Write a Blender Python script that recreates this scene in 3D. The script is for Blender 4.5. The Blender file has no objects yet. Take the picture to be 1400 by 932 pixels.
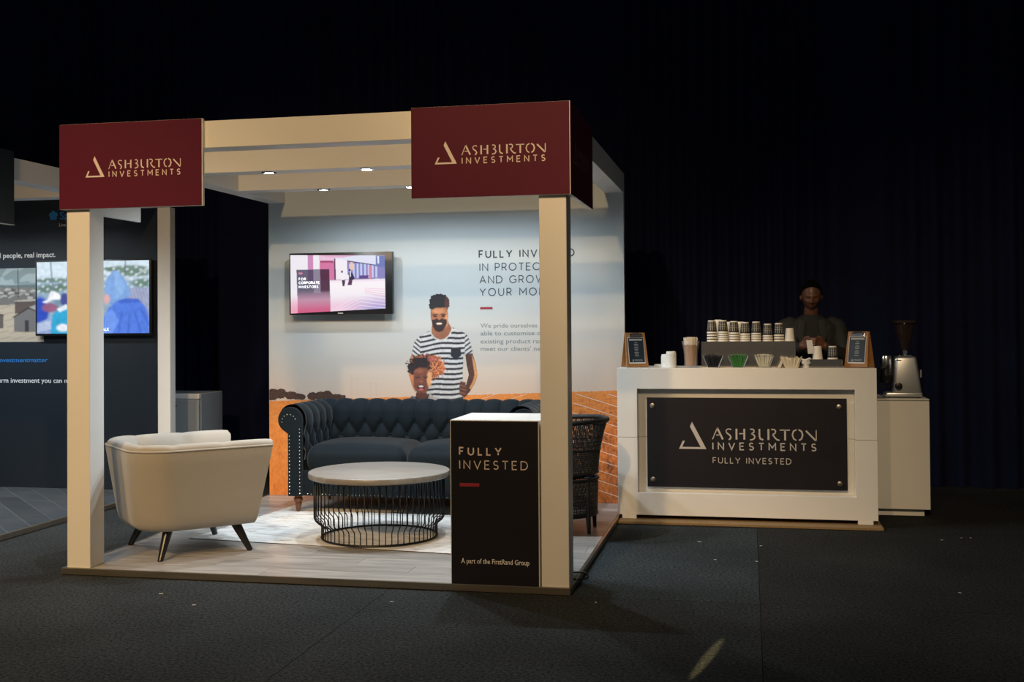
import bpy, bmesh, math, random
import numpy as np
from mathutils import Matrix, Vector, noise as mnoise

random.seed(7)
rng = np.random.default_rng(11)
PI = math.pi
sc = bpy.context.scene
col = sc.collection

# ------------------------------------------------------------------ camera, world, light, exposure
cam_d = bpy.data.cameras.new('camera')
cam = bpy.data.objects.new('camera', cam_d)
col.objects.link(cam)
cr = Vector((0.97881382, 0.20461776, -0.00742175))
cu = Vector((0.01049749, -0.01395026, 0.99984758))
cw = Vector((-0.20448304, 0.97874254, 0.01580268))
cam.matrix_world = Matrix(((cr.x, cu.x, -cw.x, 0.95796), (cr.y, cu.y, -cw.y, -6.03517), (cr.z, cu.z, -cw.z, 1.45840), (0, 0, 0, 1)))
cam_d.sensor_width = 36.0
cam_d.lens = 1548.606 / 1400 * 36
cam_d.shift_y = -47.7 / 1400
cam_d.clip_end = 200
sc.camera = cam

world = bpy.data.worlds.new('world')
sc.world = world
world.use_nodes = True
bg = world.node_tree.nodes['Background']
bg.inputs[0].default_value = (0.86, 0.92, 0.95, 1)
bg.inputs[1].default_value = 0.040

sc.view_settings.view_transform = 'Standard'
sc.view_settings.look = 'None'
sc.view_settings.gamma = 1
sc.view_settings.use_curve_mapping = False
sc.view_settings.exposure = 0.25


def spot(name, loc, target, energy, color, size, blend, radius, scale=(1, 1, 1)):
    d = bpy.data.lights.new(name, 'SPOT')
    d.energy = energy
    d.color = color
    d.spot_size = math.radians(size)
    d.spot_blend = blend
    d.shadow_soft_size = radius
    o = bpy.data.objects.new(name, d)
    col.objects.link(o)
    o.location = loc
    o.rotation_euler = (Vector(target) - Vector(loc)).to_track_quat('-Z', 'Y').to_euler()
    o.scale = scale
    return o


WARM = (1.0, 0.66, 0.32)
# house lamps on the hall truss in front of the stands
spot('truss_lamp_stand', (-1.35, -9.0, 6.75), (-2.0, 0.0, 1.4), 1150, WARM, 42, 0.7, 0.12)
spot('truss_lamp_stand', (-3.9, -7.6, 6.6), (-3.3, 0.0, 0.9), 1500, WARM, 30, 0.9, 0.35)
spot('truss_lamp_stand', (-0.3, -6.6, 6.6), (-0.1, 0.0, 2.7), 520, WARM, 18, 1.0, 0.35)
spot('truss_lamp_stand', (-1.0, -6.9, 6.5), (-1.3, 0.0, 1.2), 330, WARM, 40, 0.9, 0.35)
spot('truss_lamp_bar', (0.9, -8.6, 6.6), (2.7, 2.3, 0.6), 1350, (1.0, 0.74, 0.44), 32, 0.9, 0.10)
spot('truss_lamp_leak', (0.135, -4.42, 5.6), (0.765, -1.02, 0), 2600, (1.0, 0.76, 0.32), 5.4, 0.55, 0.01, (0.085, 1.0, 1))

# ------------------------------------------------------------------ materials
MATS = {}


def lin(r, g, b):
    f = lambda c: (c / 255 / 12.92) if c / 255 <= 0.04045 else ((c / 255 + 0.055) / 1.055) ** 2.4
    return (f(r), f(g), f(b))


def mat(name, color, rough=0.5, metal=0.0, var=0.0, vscale=20.0, bump=0.0, bscale=200.0, stretch=(1, 1, 1), sheen=0.0, coat=0.0, spec=0.5, trans=0.0, alpha=1.0):
    if name in MATS:
        return MATS[name]
    m = bpy.data.materials.new(name)
    m.use_nodes = True
    nt = m.node_tree
    b = nt.nodes['Principled BSDF']
    b.inputs['Roughness'].default_value = rough
    b.inputs['Metallic'].default_value = metal
    b.inputs['Base Color'].default_value = (*color, 1)
    b.inputs['Specular IOR Level'].default_value = spec
    if sheen:
        b.inputs['Sheen Weight'].default_value = sheen
        b.inputs['Sheen Roughness'].default_value = 0.4
    if coat:
        b.inputs['Coat Weight'].default_value = coat
    if trans:
        b.inputs['Transmission Weight'].default_value = trans
    if alpha < 1:
        b.inputs['Alpha'].default_value = alpha
    if var or bump:
        tc = nt.nodes.new('ShaderNodeTexCoord')
        mp = nt.nodes.new('ShaderNodeMapping')
        mp.inputs['Scale'].default_value = stretch
        nt.links.new(tc.outputs['Object'], mp.inputs['Vector'])
    if var:
        n = nt.nodes.new('ShaderNodeTexNoise')
        n.inputs['Scale'].default_value = vscale
        n.inputs['Detail'].default_value = 6
        n.inputs['Roughness'].default_value = 0.62
        nt.links.new(mp.outputs['Vector'], n.inputs['Vector'])
        mx = nt.nodes.new('ShaderNodeMix')
        mx.data_type = 'RGBA'
        mx.inputs[6].default_value = (*[c * (1 - var) for c in color], 1)
        mx.inputs[7].default_value = (*[min(1, c * (1 + var)) for c in color], 1)
        nt.links.new(n.outputs['Fac'], mx.inputs[0])
        nt.links.new(mx.outputs[2], b.inputs['Base Color'])
    if bump:
        n2 = nt.nodes.new('ShaderNodeTexNoise')
        n2.inputs['Scale'].default_value = bscale
        n2.inputs['Detail'].default_value = 3
        nt.links.new(mp.outputs['Vector'], n2.inputs['Vector'])
        bp = nt.nodes.new('ShaderNodeBump')
        bp.inputs['Strength'].default_value = bump
        bp.inputs['Distance'].default_value = 0.004
        nt.links.new(n2.outputs['Fac'], bp.inputs['Height'])
        nt.links.new(bp.outputs['Normal'], b.inputs['Normal'])
    MATS[name] = m
    return m


def emat(name, color, strength):
    if name in MATS:
        return MATS[name]
    m = bpy.data.materials.new(name)
    m.use_nodes = True
    nt = m.node_tree
    b = nt.nodes['Principled BSDF']
    b.inputs['Base Color'].default_value = (*color, 1)
    b.inputs['Emission Color'].default_value = (*color, 1)
    b.inputs['Emission Strength'].default_value = strength
    MATS[name] = m
    return m


def vcol_mat(name, rough=0.6, emit=0.0):
    m = bpy.data.materials.new(name)
    m.use_nodes = True
    nt = m.node_tree
    b = nt.nodes['Principled BSDF']
    a = nt.nodes.new('ShaderNodeVertexColor')
    a.layer_name = 'print'
    b.inputs['Roughness'].default_value = rough
    if emit:
        b.inputs['Base Color'].default_value = (0.01, 0.01, 0.01, 1)
        nt.links.new(a.outputs['Color'], b.inputs['Emission Color'])
        b.inputs['Emission Strength'].default_value = emit
    else:
        nt.links.new(a.outputs['Color'], b.inputs['Base Color'])
    MATS[name] = m
    return m


M_white = mat('white_paint', (0.78, 0.77, 0.74), 0.45, var=0.03, vscale=6, bump=0.04, bscale=120)
M_counter = mat('counter_white', (0.80, 0.78, 0.74), 0.38, var=0.05, vscale=3, bump=0.03, bscale=90)
M_maroon = mat('maroon_print', (0.092, 0.0055, 0.026), 0.6, spec=0.2, var=0.08, vscale=8, bump=0.03, bscale=300)
M_letter = mat('cream_letter', (0.74, 0.645, 0.60), 0.5)
M_letter_white = mat('white_letter', (0.8, 0.8, 0.8), 0.5)
M_panel = mat('dark_panel', (0.014, 0.012, 0.016), 0.32, var=0.2, vscale=5)
M_black = mat('black_plastic', (0.008, 0.008, 0.009), 0.35)
M_satin_black = mat('black_satin_metal', (0.006, 0.006, 0.007), 0.4, metal=0.3)
M_alu = mat('aluminium_trim', (0.44, 0.39, 0.31), 0.28, metal=0.9, var=0.35, vscale=3, bump=0.05, bscale=60, stretch=(1, 8, 8))
M_steel = mat('stainless_steel', (0.62, 0.58, 0.53), 0.2, metal=1.0, var=0.08, vscale=4, stretch=(1, 1, 12))
M_chrome = mat('chrome', (0.75, 0.75, 0.75), 0.12, metal=1.0)
M_drape = mat('black_drape', (0.008, 0.011, 0.036), 0.95, var=0.35, vscale=3, sheen=0.0, spec=0.1)
M_text_dark = mat('slate_lettering', (0.025, 0.045, 0.065), 0.6)
M_text_grey = mat('grey_lettering', (0.22, 0.26, 0.28), 0.6)
M_red = mat('red_bar', (0.30, 0.02, 0.04), 0.5)
M_line = mat('white_line_print', (0.85, 0.75, 0.66), 0.5)
M_velvet = mat('teal_velvet', (0.0045, 0.0105, 0.0165), 0.8, var=0.3, vscale=9, sheen=0.12, spec=0.2, bump=0.12, bscale=350)
M_nail = mat('antique_nail', (0.62, 0.55, 0.42), 0.3, metal=1.0)
M_turned = mat('turned_wood', (0.16, 0.055, 0.022), 0.35, var=0.35, vscale=25, stretch=(3, 3, 1))
M_linen = mat('beige_linen', (0.40, 0.375, 0.335), 0.9, var=0.10, vscale=160, bump=0.22, bscale=700, sheen=0.25, spec=0.15)
M_legs = mat('ebony_leg', (0.010, 0.009, 0.010), 0.3)
M_wicker = mat('black_cane', (0.006, 0.006, 0.007), 0.55, var=0.4, vscale=60)
M_wood_board = mat('varnished_wood', (0.36, 0.17, 0.055), 0.4, var=0.30, vscale=18, stretch=(6, 6, 1))
M_chip = mat('chipboard', (0.27, 0.17, 0.075), 0.8, var=0.35, vscale=60)
M_cup_white = mat('white_card_cup', (0.80, 0.77, 0.70), 0.55)
M_cup_black = mat('black_card_sleeve', (0.010, 0.010, 0.012), 0.5)
M_glass = mat('clear_plastic', (0.9, 0.92, 0.92), 0.08, alpha=0.07)
M_stir = mat('birch_stirrer', (0.34, 0.18, 0.075), 0.7, var=0.2, vscale=30)
M_stirtip = mat('paper_sleeve', (0.72, 0.66, 0.56), 0.7)
M_paper = mat('white_paper', (0.80, 0.80, 0.80), 0.7)
M_cream = mat('cream_paper', (0.70, 0.64, 0.50), 0.75, var=0.08, vscale=40)
M_skin = mat('brown_skin', (0.110, 0.046, 0.026), 0.45, var=0.12, vscale=25)
M_hair = mat('black_hair', (0.0022, 0.0022, 0.0024), 1.0, var=0.4, vscale=200, bump=0.4, bscale=400, spec=0.05)
M_jacket = mat('charcoal_jacket', (0.013, 0.013, 0.0135), 0.8, var=0.3, vscale=14, bump=0.2, bscale=60)
M_shirt = mat('black_shirt', (0.005, 0.005, 0.007), 0.8)
M_fridge = mat('grey_enamel', (0.34, 0.37, 0.40), 0.35, var=0.05, vscale=4)
M_nbwall = mat('slate_blue_print', (0.012, 0.018, 0.026), 0.42, var=0.10, vscale=3)
M_screw = mat('brushed_screw', (0.62, 0.55, 0.45), 0.3, metal=1.0)
M_hopper = mat('smoked_hopper', (0.045, 0.03, 0.025), 0.12, trans=0.35)
M_beans = mat('coffee_beans', (0.025, 0.010, 0.005), 0.5, var=0.5, vscale=150, bump=0.5, bscale=180)
M_grinder = mat('grinder_silver', (0.55, 0.55, 0.55), 0.34, metal=0.85, var=0.06, vscale=30)


def carpet(name, c):
    m = mat(name, c, 0.95, var=1.0, vscale=62, bump=1.0, bscale=300, spec=0.1)
    m.node_tree.nodes['Noise Texture'].inputs['Roughness'].default_value = 0.85
    m.node_tree.nodes['Noise Texture'].inputs['Detail'].default_value = 3
    nt_ = m.node_tree
    sharp = nt_.nodes.new('ShaderNodeMapRange')
    sharp.inputs[1].default_value = 0.34
    sharp.inputs[2].default_value = 0.66
    sharp.inputs[3].default_value = 0.05
    sharp.inputs[4].default_value = 1.0
    nt_.links.new(nt_.nodes['Noise Texture'].outputs['Fac'], sharp.inputs[0])
    nt_.links.new(sharp.outputs[0], nt_.nodes['Mix'].inputs[0])
    nt = m.node_tree
    # broad worn patches on top of the fine pile speckle
    b = nt.nodes['Principled BSDF']
    src = b.inputs['Base Color'].links[0].from_socket
    tc = nt.nodes.new('ShaderNodeTexCoord')
    n = nt.nodes.new('ShaderNodeTexNoise')
    n.inputs['Scale'].default_value = 1.3
    n.inputs['Detail'].default_value = 5
    nt.links.new(tc.outputs['Object'], n.inputs['Vector'])
    r = nt.nodes.new('ShaderNodeMapRange')
    r.inputs[1].default_value = 0.3
    r.inputs[2].default_value = 0.7
    r.inputs[3].default_value = 0.75
    r.inputs[4].default_value = 1.2
    nt.links.new(n.outputs['Fac'], r.inputs[0])
    mx = nt.nodes.new('ShaderNodeMix')
    mx.data_type = 'RGBA'
    mx.blend_type = 'MULTIPLY'
    mx.inputs[0].default_value = 1
    nt.links.new(src, mx.inputs[6])
    nt.links.new(r.outputs[0], mx.inputs[7])
    nt.links.new(mx.outputs[2], b.inputs['Base Color'])
    return m


M_carpet = [carpet('carpet_grey', (0.031, 0.035, 0.037)), carpet('carpet_dark', (0.026, 0.027, 0.027)), carpet('carpet_blue_grey', (0.036, 0.045, 0.049))]


def plank_mat(name, color, dark):
    m = bpy.data.materials.new(name)
    m.use_nodes = True
    nt = m.node_tree
    b = nt.nodes['Principled BSDF']
    b.inputs['Roughness'].default_value = 0.33
    tc = nt.nodes.new('ShaderNodeTexCoord')
    oi = nt.nodes.new('ShaderNodeObjectInfo')
    ad = nt.nodes.new('ShaderNodeVectorMath')
    ad.operation = 'ADD'
    sc_ = nt.nodes.new('ShaderNodeVectorMath')
    sc_.operation = 'SCALE'
    sc_.inputs[3].default_value = 9.0
    cmb = nt.nodes.new('ShaderNodeCombineXYZ')
    for i in range(3):
        nt.links.new(oi.outputs['Random'], cmb.inputs[i])
    nt.links.new(cmb.outputs[0], sc_.inputs[0])
    nt.links.new(tc.outputs['Object'], ad.inputs[0])
    nt.links.new(sc_.outputs[0], ad.inputs[1])
    mp = nt.nodes.new('ShaderNodeMapping')
    mp.inputs['Scale'].default_value = (1.2, 14, 14)
    nt.links.new(ad.outputs[0], mp.inputs['Vector'])
    n = nt.nodes.new('ShaderNodeTexNoise')
    n.inputs['Scale'].default_value = 2.2
    n.inputs['Detail'].default_value = 7
    n.inputs['Distortion'].default_value = 0.6
    nt.links.new(mp.outputs[0], n.inputs['Vector'])
    rp = nt.nodes.new('ShaderNodeValToRGB')
    rp.color_ramp.elements[0].position = 0.32
    rp.color_ramp.elements[0].color = (*dark, 1)
    rp.color_ramp.elements[1].position = 0.66
    rp.color_ramp.elements[1].color = (*color, 1)
    nt.links.new(n.outputs['Fac'], rp.inputs[0])
    mr = nt.nodes.new('ShaderNodeMapRange')
    mr.inputs[3].default_value = 0.82
    mr.inputs[4].default_value = 1.08
    nt.links.new(oi.outputs['Random'], mr.inputs[0])
    mx = nt.nodes.new('ShaderNodeMix')
    mx.data_type = 'RGBA'
    mx.blend_type = 'MULTIPLY'
    mx.inputs[0].default_value = 1
    nt.links.new(rp.outputs[0], mx.inputs[6])
    nt.links.new(mr.outputs[0], mx.inputs[7])
    nt.links.new(mx.outputs[2], b.inputs['Base Color'])
    MATS[name] = m
    return m


M_plank = plank_mat('pale_grey_laminate', (0.47, 0.445, 0.415), (0.29, 0.27, 0.25))
M_plank_dark = plank_mat('slate_laminate', (0.085, 0.095, 0.105), (0.055, 0.06, 0.068))
M_tabletop = plank_mat('bleached_oak', (0.27, 0.25, 0.225), (0.19, 0.172, 0.152))

# ------------------------------------------------------------------ builders
def thing(name, label, cat, loc=(0, 0, 0), rz=0.0, group=None):
    o = bpy.data.objects.new(name, None)
    o.empty_display_size = 0.1
    col.objects.link(o)
    o.location = loc
    o.rotation_euler = (0, 0, rz)
    o['label'] = label
    o['category'] = cat
    if group:
        o['group'] = group
    return o


def tag(o, label, cat, group=None):
    o['label'] = label
    o['category'] = cat
    if group:
        o['group'] = group
    return o


def obj(name, me, m=None, parent=None, smooth=False, angle=None):
    o = bpy.data.objects.new(name, me)
    col.objects.link(o)
    if m is not None:
        me.materials.append(m)
    if parent is not None:
        o.parent = parent
    if smooth:
        me.polygons.foreach_set('use_smooth', [True] * len(me.polygons))
        if angle is not None:
            me.set_sharp_from_angle(angle=math.radians(angle))
    return o


class MB:
    """collects verts and faces; local coordinates of the parent"""

    def __init__(self, org=(0, 0, 0)):
        self.v = []
        self.f = []
        self.org = org

    def add(self, vs, fs):
        b = len(self.v)
        o = self.org
        self.v += [(x - o[0], y - o[1], z - o[2]) for x, y, z in vs]
        self.f += [tuple(b + i for i in f) for f in fs]
        return self

    def box(self, x0, x1, y0, y1, z0, z1):
        return self.add([(x0, y0, z0), (x1, y0, z0), (x1, y1, z0), (x0, y1, z0), (x0, y0, z1), (x1, y0, z1), (x1, y1, z1), (x0, y1, z1)],
                        [(0, 3, 2, 1), (4, 5, 6, 7), (0, 1, 5, 4), (1, 2, 6, 5), (2, 3, 7, 6), (3, 0, 4, 7)])

    def hexa(self, bot, top):
        return self.add(list(bot) + list(top), [(0, 3, 2, 1), (4, 5, 6, 7), (0, 1, 5, 4), (1, 2, 6, 5), (2, 3, 7, 6), (3, 0, 4, 7)])

    def tube(self, pts, r, seg=8, closed=False, caps=True):
        pts = [Vector(p) for p in pts]
        n = len(pts)
        rs = r if isinstance(r, (list, tuple)) else [r] * n
        vs = []
        up = None
        for i, p in enumerate(pts):
            if closed:
                t = (pts[(i + 1) % n] - pts[i - 1]).normalized()
            else:
                t = (pts[min(i + 1, n - 1)] - pts[max(i - 1, 0)]).normalized()
            if up is None:
                up = t.orthogonal().normalized()
            a = (up - t * up.dot(t))
            if a.length < 1e-5:
                a = t.orthogonal()
            a.normalize()
            up = a
            b = t.cross(a)
            for k in range(seg):
                th = 2 * PI * k / seg
                q = p + (a * math.cos(th) + b * math.sin(th)) * rs[i]
                vs.append(tuple(q))
        fs = []
        m = n if closed else n - 1
        for i in range(m):
            j = (i + 1) % n
            for k in range(seg):
                k2 = (k + 1) % seg
                fs.append((i * seg + k, i * seg + k2, j * seg + k2, j * seg + k))
        if caps and not closed:
            fs.append(tuple(range(seg - 1, -1, -1)))
            fs.append(tuple((n - 1) * seg + k for k in range(seg)))
        return self.add(vs, fs)

    def lathe(self, prof, c=(0, 0, 0), seg=24, cap=True):
        vs = []
        for r, z in prof:
            for k in range(seg):
                th = 2 * PI * k / seg
                vs.append((c[0] + r * math.cos(th), c[1] + r * math.sin(th), c[2] + z))
        fs = []
        n = len(prof)
        for i in range(n - 1):
            for k in range(seg):
                k2 = (k + 1) % seg
                fs.append((i * seg + k, i * seg + k2, (i + 1) * seg + k2, (i + 1) * seg + k))
        if cap:
            if prof[0][0] > 1e-6:
                fs.append(tuple(range(seg - 1, -1, -1)))
            if prof[-1][0] > 1e-6:
                fs.append(tuple((n - 1) * seg + k for k in range(seg)))
        return self.add(vs, fs)

    def cyl_y(self, cx, cz, y0, y1, r, seg=20, r1=None):
        r1 = r if r1 is None else r1
        vs = [(cx + r * math.cos(2 * PI * k / seg), y0, cz + r * math.sin(2 * PI * k / seg)) for k in range(seg)]
        vs += [(cx + r1 * math.cos(2 * PI * k / seg), y1, cz + r1 * math.sin(2 * PI * k / seg)) for k in range(seg)]
        fs = [(k, (k + 1) % seg, seg + (k + 1) % seg, seg + k) for k in range(seg)]
        fs += [tuple(range(seg - 1, -1, -1)), tuple(range(seg, 2 * seg))]
        return self.add(vs, fs)

    def grid(self, P):
        """P[i][j] points"""
        n, m = len(P), len(P[0])
        vs = [tuple(P[i][j]) for i in range(n) for j in range(m)]
        fs = [(i * m + j, i * m + j + 1, (i + 1) * m + j + 1, (i + 1) * m + j) for i in range(n - 1) for j in range(m - 1)]
        return self.add(vs, fs)

    def prism_y(self, poly, y0, y1):
        n = len(poly)
        vs = [(x, y0, z) for x, z in poly] + [(x, y1, z) for x, z in poly]
        fs = [tuple(range(n)), tuple(range(2 * n - 1, n - 1, -1))] + [(i, n + i, n + (i + 1) % n, (i + 1) % n) for i in range(n)]
        return self.add(vs, fs)

    def mesh(self, name, bevel=0.0, segs=2, fixn=True):
        me = bpy.data.meshes.new(name)
        me.from_pydata(self.v, [], self.f)
        if bevel or fixn:
            bm = bmesh.new()
            bm.from_mesh(me)
            if fixn:
                bmesh.ops.recalc_face_normals(bm, faces=bm.faces)
            if bevel:
                es = [e for e in bm.edges if len(e.link_faces) == 2 and e.calc_face_angle(0) > 0.6]
                bmesh.ops.bevel(bm, geom=es, offset=bevel, segments=segs, profile=0.5, affect='EDGES', clamp_overlap=True)
            bm.to_mesh(me)
            bm.free()
        me.update()
        return me

    def build(self, name, m, parent=None, bevel=0.0, smooth=False, angle=35, segs=2, fixn=True):
        return obj(name, self.mesh(name, bevel, segs, fixn), m, parent, smooth, angle if smooth else None)


def wbox(name, m, parent, x0, x1, y0, y1, z0, z1, bevel=0.002, org=None):
    if org is None:
        org = tuple(parent.location) if parent is not None else (0, 0, 0)
    return MB(org).box(x0, x1, y0, y1, z0, z1).build(name, m, parent, bevel, segs=1)


def dup(root, loc, rz=None, label=None):
    r = root.copy()
    col.objects.link(r)
    r.location = loc
    if rz is not None:
        r.rotation_euler = (0, 0, rz)
    if label:
        r['label'] = label
    for ch in root.children:
        c = ch.copy()
        col.objects.link(c)
        c.parent = r
        for g in ch.children:
            d = g.copy()
            col.objects.link(d)
            d.parent = c
    return r


# ------------------------------------------------------------------ lettering
def arc(cx, cy, rx, ry, a0, a1, n=12):
    return [(cx + rx * math.cos(math.radians(a0 + (a1 - a0) * i / n)), cy + ry * math.sin(math.radians(a0 + (a1 - a0) * i / n))) for i in range(n + 1)]


S_ = arc(.30, .745, .26, .255, 35, 265, 12) + arc(.29, .25, .29, .25, 85, -150, 14)
GL = {
    'A': (.84, [[(0, 0), (.42, 1), (.84, 0)], [(.15, .32), (.69, .32)]]),
    'B': (.62, [[(0, 0), (0, 1), (.3, 1)] + arc(.3, .76, .26, .24, 90, -90) + [(0, .52)], [(.3, .52)] + arc(.32, .26, .30, .26, 90, -90) + [(0, 0)]]),
    'C': (.86, [arc(.5, .5, .5, .5, 42, 318, 22)]),
    'D': (.80, [[(0, 0), (0, 1), (.32, 1)] + arc(.32, .5, .48, .5, 90, -90, 16) + [(0, 0)]]),
    'E': (.58, [[(.58, 1), (0, 1), (0, 0), (.58, 0)], [(0, .52), (.5, .52)]]),
    'F': (.56, [[(.56, 1), (0, 1), (0, 0)], [(0, .5), (.48, .5)]]),
    'G': (.95, [arc(.5, .5, .5, .5, 42, 325, 22) + [(.92, .48), (.58, .48)]]),
    'H': (.76, [[(0, 0), (0, 1)], [(.76, 0), (.76, 1)], [(0, .52), (.76, .52)]]),
    'I': (.02, [[(.01, 0), (.01, 1)]]),
    'L': (.52, [[(0, 1), (0, 0), (.52, 0)]]),
    'M': (.92, [[(0, 0), (0, 1), (.46, .35), (.92, 1), (.92, 0)]]),
    'N': (.76, [[(0, 0), (0, 1), (.76, 0), (.76, 1)]]),
    'O': (1.0, [arc(.5, .5, .5, .5, 0, 360, 30)]),
    'P': (.60, [[(0, 0), (0, 1), (.32, 1)] + arc(.32, .72, .28, .28, 90, -90) + [(0, .44)]]),
    'R': (.64, [[(0, 0), (0, 1), (.32, 1)] + arc(.32, .72, .28, .28, 90, -90) + [(0, .44)], [(.34, .44), (.64, 0)]]),
    'S': (.60, [S_]),
    'T': (.70, [[(0, 1), (.70, 1)], [(.35, 1), (.35, 0)]]),
    'U': (.74, [[(0, 1), (0, .37)] + arc(.37, .37, .37, .37, 180, 360, 14) + [(.74, 1)]]),
    'V': (.84, [[(0, 1), (.42, 0), (.84, 1)]]),
    'W': (1.2, [[(0, 1), (.3, 0), (.6, .9), (.9, 0), (1.2, 1)]]),
    'Y': (.80, [[(0, 1), (.40, .45), (.80, 1)], [(.40, .45), (.40, 0)]]),
    ' ': (.30, []),
}


def ribbon(mb, pts, w, fr):
    """flat stroke of width w; fr maps (u,v) to 3D"""
    n = len(pts)
    closed = n > 3 and abs(pts[0][0] - pts[-1][0]) + abs(pts[0][1] - pts[-1][1]) < 1e-6
    L, R = [], []
    for i in range(n):
        if closed:
            a, c = pts[i - 1 if i > 0 else n - 2], pts[i + 1 if i < n - 1 else 1]
        else:
            a, c = pts[max(i - 1, 0)], pts[min(i + 1, n - 1)]
        p = pts[i]
        d1 = Vector((p[0] - a[0], p[1] - a[1]))
        d2 = Vector((c[0] - p[0], c[1] - p[1]))
        if d1.length < 1e-9:
            d1 = d2
        if d2.length < 1e-9:
            d2 = d1
        d1.normalize()
        d2.normalize()
        n1 = Vector((-d1.y, d1.x))
        n2 = Vector((-d2.y, d2.x))
        m = n1 + n2
        if m.length < 0.3:
            m = n1
        m.normalize()
        k = min(1.0 / max(m.dot(n1), 0.35), 2.2)
        L.append((p[0] + m.x * w / 2 * k, p[1] + m.y * w / 2 * k))
        R.append((p[0] - m.x * w / 2 * k, p[1] - m.y * w / 2 * k))
    vs = [fr(*q) for q in L] + [fr(*q) for q in R]
    mb.add(vs, [(i, i + 1, n + i + 1, n + i) for i in range(n - 1)])


def plane_y(x, z, y):      # print facing -Y
    return lambda u, v: (x + u, y, z + v)


def plane_x(y, z, x):      # print facing +X
    return lambda u, v: (x, y + u, z + v)


def letters(text, h, weight, fr, width, m, parent, org):
    """as stroke_text, each letter a part of its own"""
    adv = [GL[c][0] * h for c in text]
    g = (width - sum(adv)) / (len(text) - 1)
    x = 0
    for c, a in zip(text, adv):
        if c != ' ':
            mb = MB(org)
            for pl in GL[c][1]:
                ribbon(mb, [(x + px * h, py * h) for px, py in pl], weight * h, fr)
            mb.build('letter', m, parent, fixn=False)
        x += a + g


def stroke_text(text, h, weight, fr, mb, width=None, gap=.30):
    """caps line of height h starting at (0,0); width sets the total by letter spacing"""
    adv = [GL[c][0] * h for c in text]
    g = gap * h
    if width:
        g = (width - sum(adv)) / (len(text) - 1)
    x = 0
    for c, a in zip(text, adv):
        for pl in GL[c][1]:
            ribbon(mb, [(x + px * h, py * h) for px, py in pl], weight * h, fr)
        x += a + g
    return mb


def logo(name, fr, s, parent, org, m, tagline=False, small=False):
    """the stand's triangle mark and two-line wordmark, in units of s, from the mark's lower left"""
    f2 = lambda u, v: fr((u - 75) * s, (303 - v) * s)
    mk = MB(org)
    p = [(75, 303), (110, 228), (130, 228), (104, 285), (275, 285), (178, 95), (197, 50), (328, 303)]
    mk.add([f2(*q) for q in (p[0], p[1], p[2], p[3])], [(0, 1, 2, 3)])
    mk.add([f2(*q) for q in (p[0], p[3], p[4], p[7])], [(0, 1, 2, 3)])
    mk.add([f2(*q) for q in (p[4], p[5], p[6], p[7])], [(0, 1, 2, 3)])
    mk.build('logo_mark', m, parent, fixn=False)
    K, T = 17, 9
    W9 = [
        [([(384, 210), (402, 172)], T), ([(396, 180), (430, 104)], T), ([(428, 103), (479, 210)], K), ([(418, 170), (454, 170)], T)],
        [([(556, 122), (546, 113), (525, 113), (510, 126), (512, 146)], T), ([(512, 146), (545, 172), (553, 190), (545, 206), (533, 212)], K - 4)],
        [([(604, 110), (604, 210)], K), ([(675, 110), (675, 210)], K), ([(628, 155), (668, 155)], T)],
        [([(728, 114), (750, 112), (763, 124), (762, 142), (738, 155)], T + 2), ([(738, 155), (762, 166), (771, 182), (764, 200), (745, 210), (726, 211)], K - 5)],
        [([(812, 110), (812, 180), (820, 200), (846, 211)], K - 2)],
        [([(893, 110), (893, 210)], K), ([(918, 113), (945, 113), (958, 128), (952, 148), (930, 160)], K - 6), ([(932, 162), (952, 190), (970, 207), (992, 212)], K - 4)],
        [([(994, 118), (1086, 118)], T + 1), ([(1042, 118), (1042, 212)], K)],
        [([(1145, 113), (1118, 126), (1107, 160), (1118, 195), (1142, 211)], T + 3), ([(1163, 112), (1189, 128), (1199, 162), (1188, 196), (1166, 211)], K - 3)],
        [([(1228, 122), (1316, 212)], K - 1), ([(1319, 115), (1319, 212)], T)],
    ]
    one = MB(org)
    for gl in W9:
        t = one if small else MB(org)
        for pts, w in gl:
            ribbon(t, [(x, -y) for x, y in pts], w, lambda u, v: f2(u, -v))
        if not small:
            t.build('letter', m, parent, fixn=False)
    f3 = lambda u, v: f2(387 + u, 304 - v)
    if small:
        stroke_text('INVESTMENTS', 62, .17, f3, one, width=928)
        one.build('wordmark', m, parent, fixn=False)['kind'] = 'stuff'
    else:
        letters('INVESTMENTS', 62, .17, f3, 928, m, parent, org)
    if tagline:
        letters('FULLY INVESTED', 50, .13, lambda u, v: f2(388 + u, 430 - v), 704, m, parent, org)


def font_text(name, text, fr, width, height, m, parent, org, bold=0.0, align='left'):
    """a line of the built-in sans font laid flat; width in metres, height = cap height"""
    cu_ = bpy.data.curves.new(name, 'FONT')
    cu_.body = text
    cu_.offset = bold
    cu_.resolution_u = 3
    t = bpy.data.objects.new(name, cu_)
    col.objects.link(t)
    dg = bpy.context.evaluated_depsgraph_get()
    me0 = bpy.data.meshes.new_from_object(t.evaluated_get(dg))
    bpy.data.objects.remove(t)
    vs = [v.co.copy() for v in me0.vertices]
    fs = [tuple(p.vertices) for p in me0.polygons]
    x0 = min(v.x for v in vs)
    x1 = max(v.x for v in vs)
    sx = width / (x1 - x0)
    sy = height / 0.70
    off = -width if align == 'right' else 0
    mb = MB(org)
    mb.add([fr((v.x - x0) * sx + off, v.y * sy) for v in vs], fs)
    bpy.data.meshes.remove(me0)
    return mb.build(name, m, parent, fixn=False)


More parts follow.
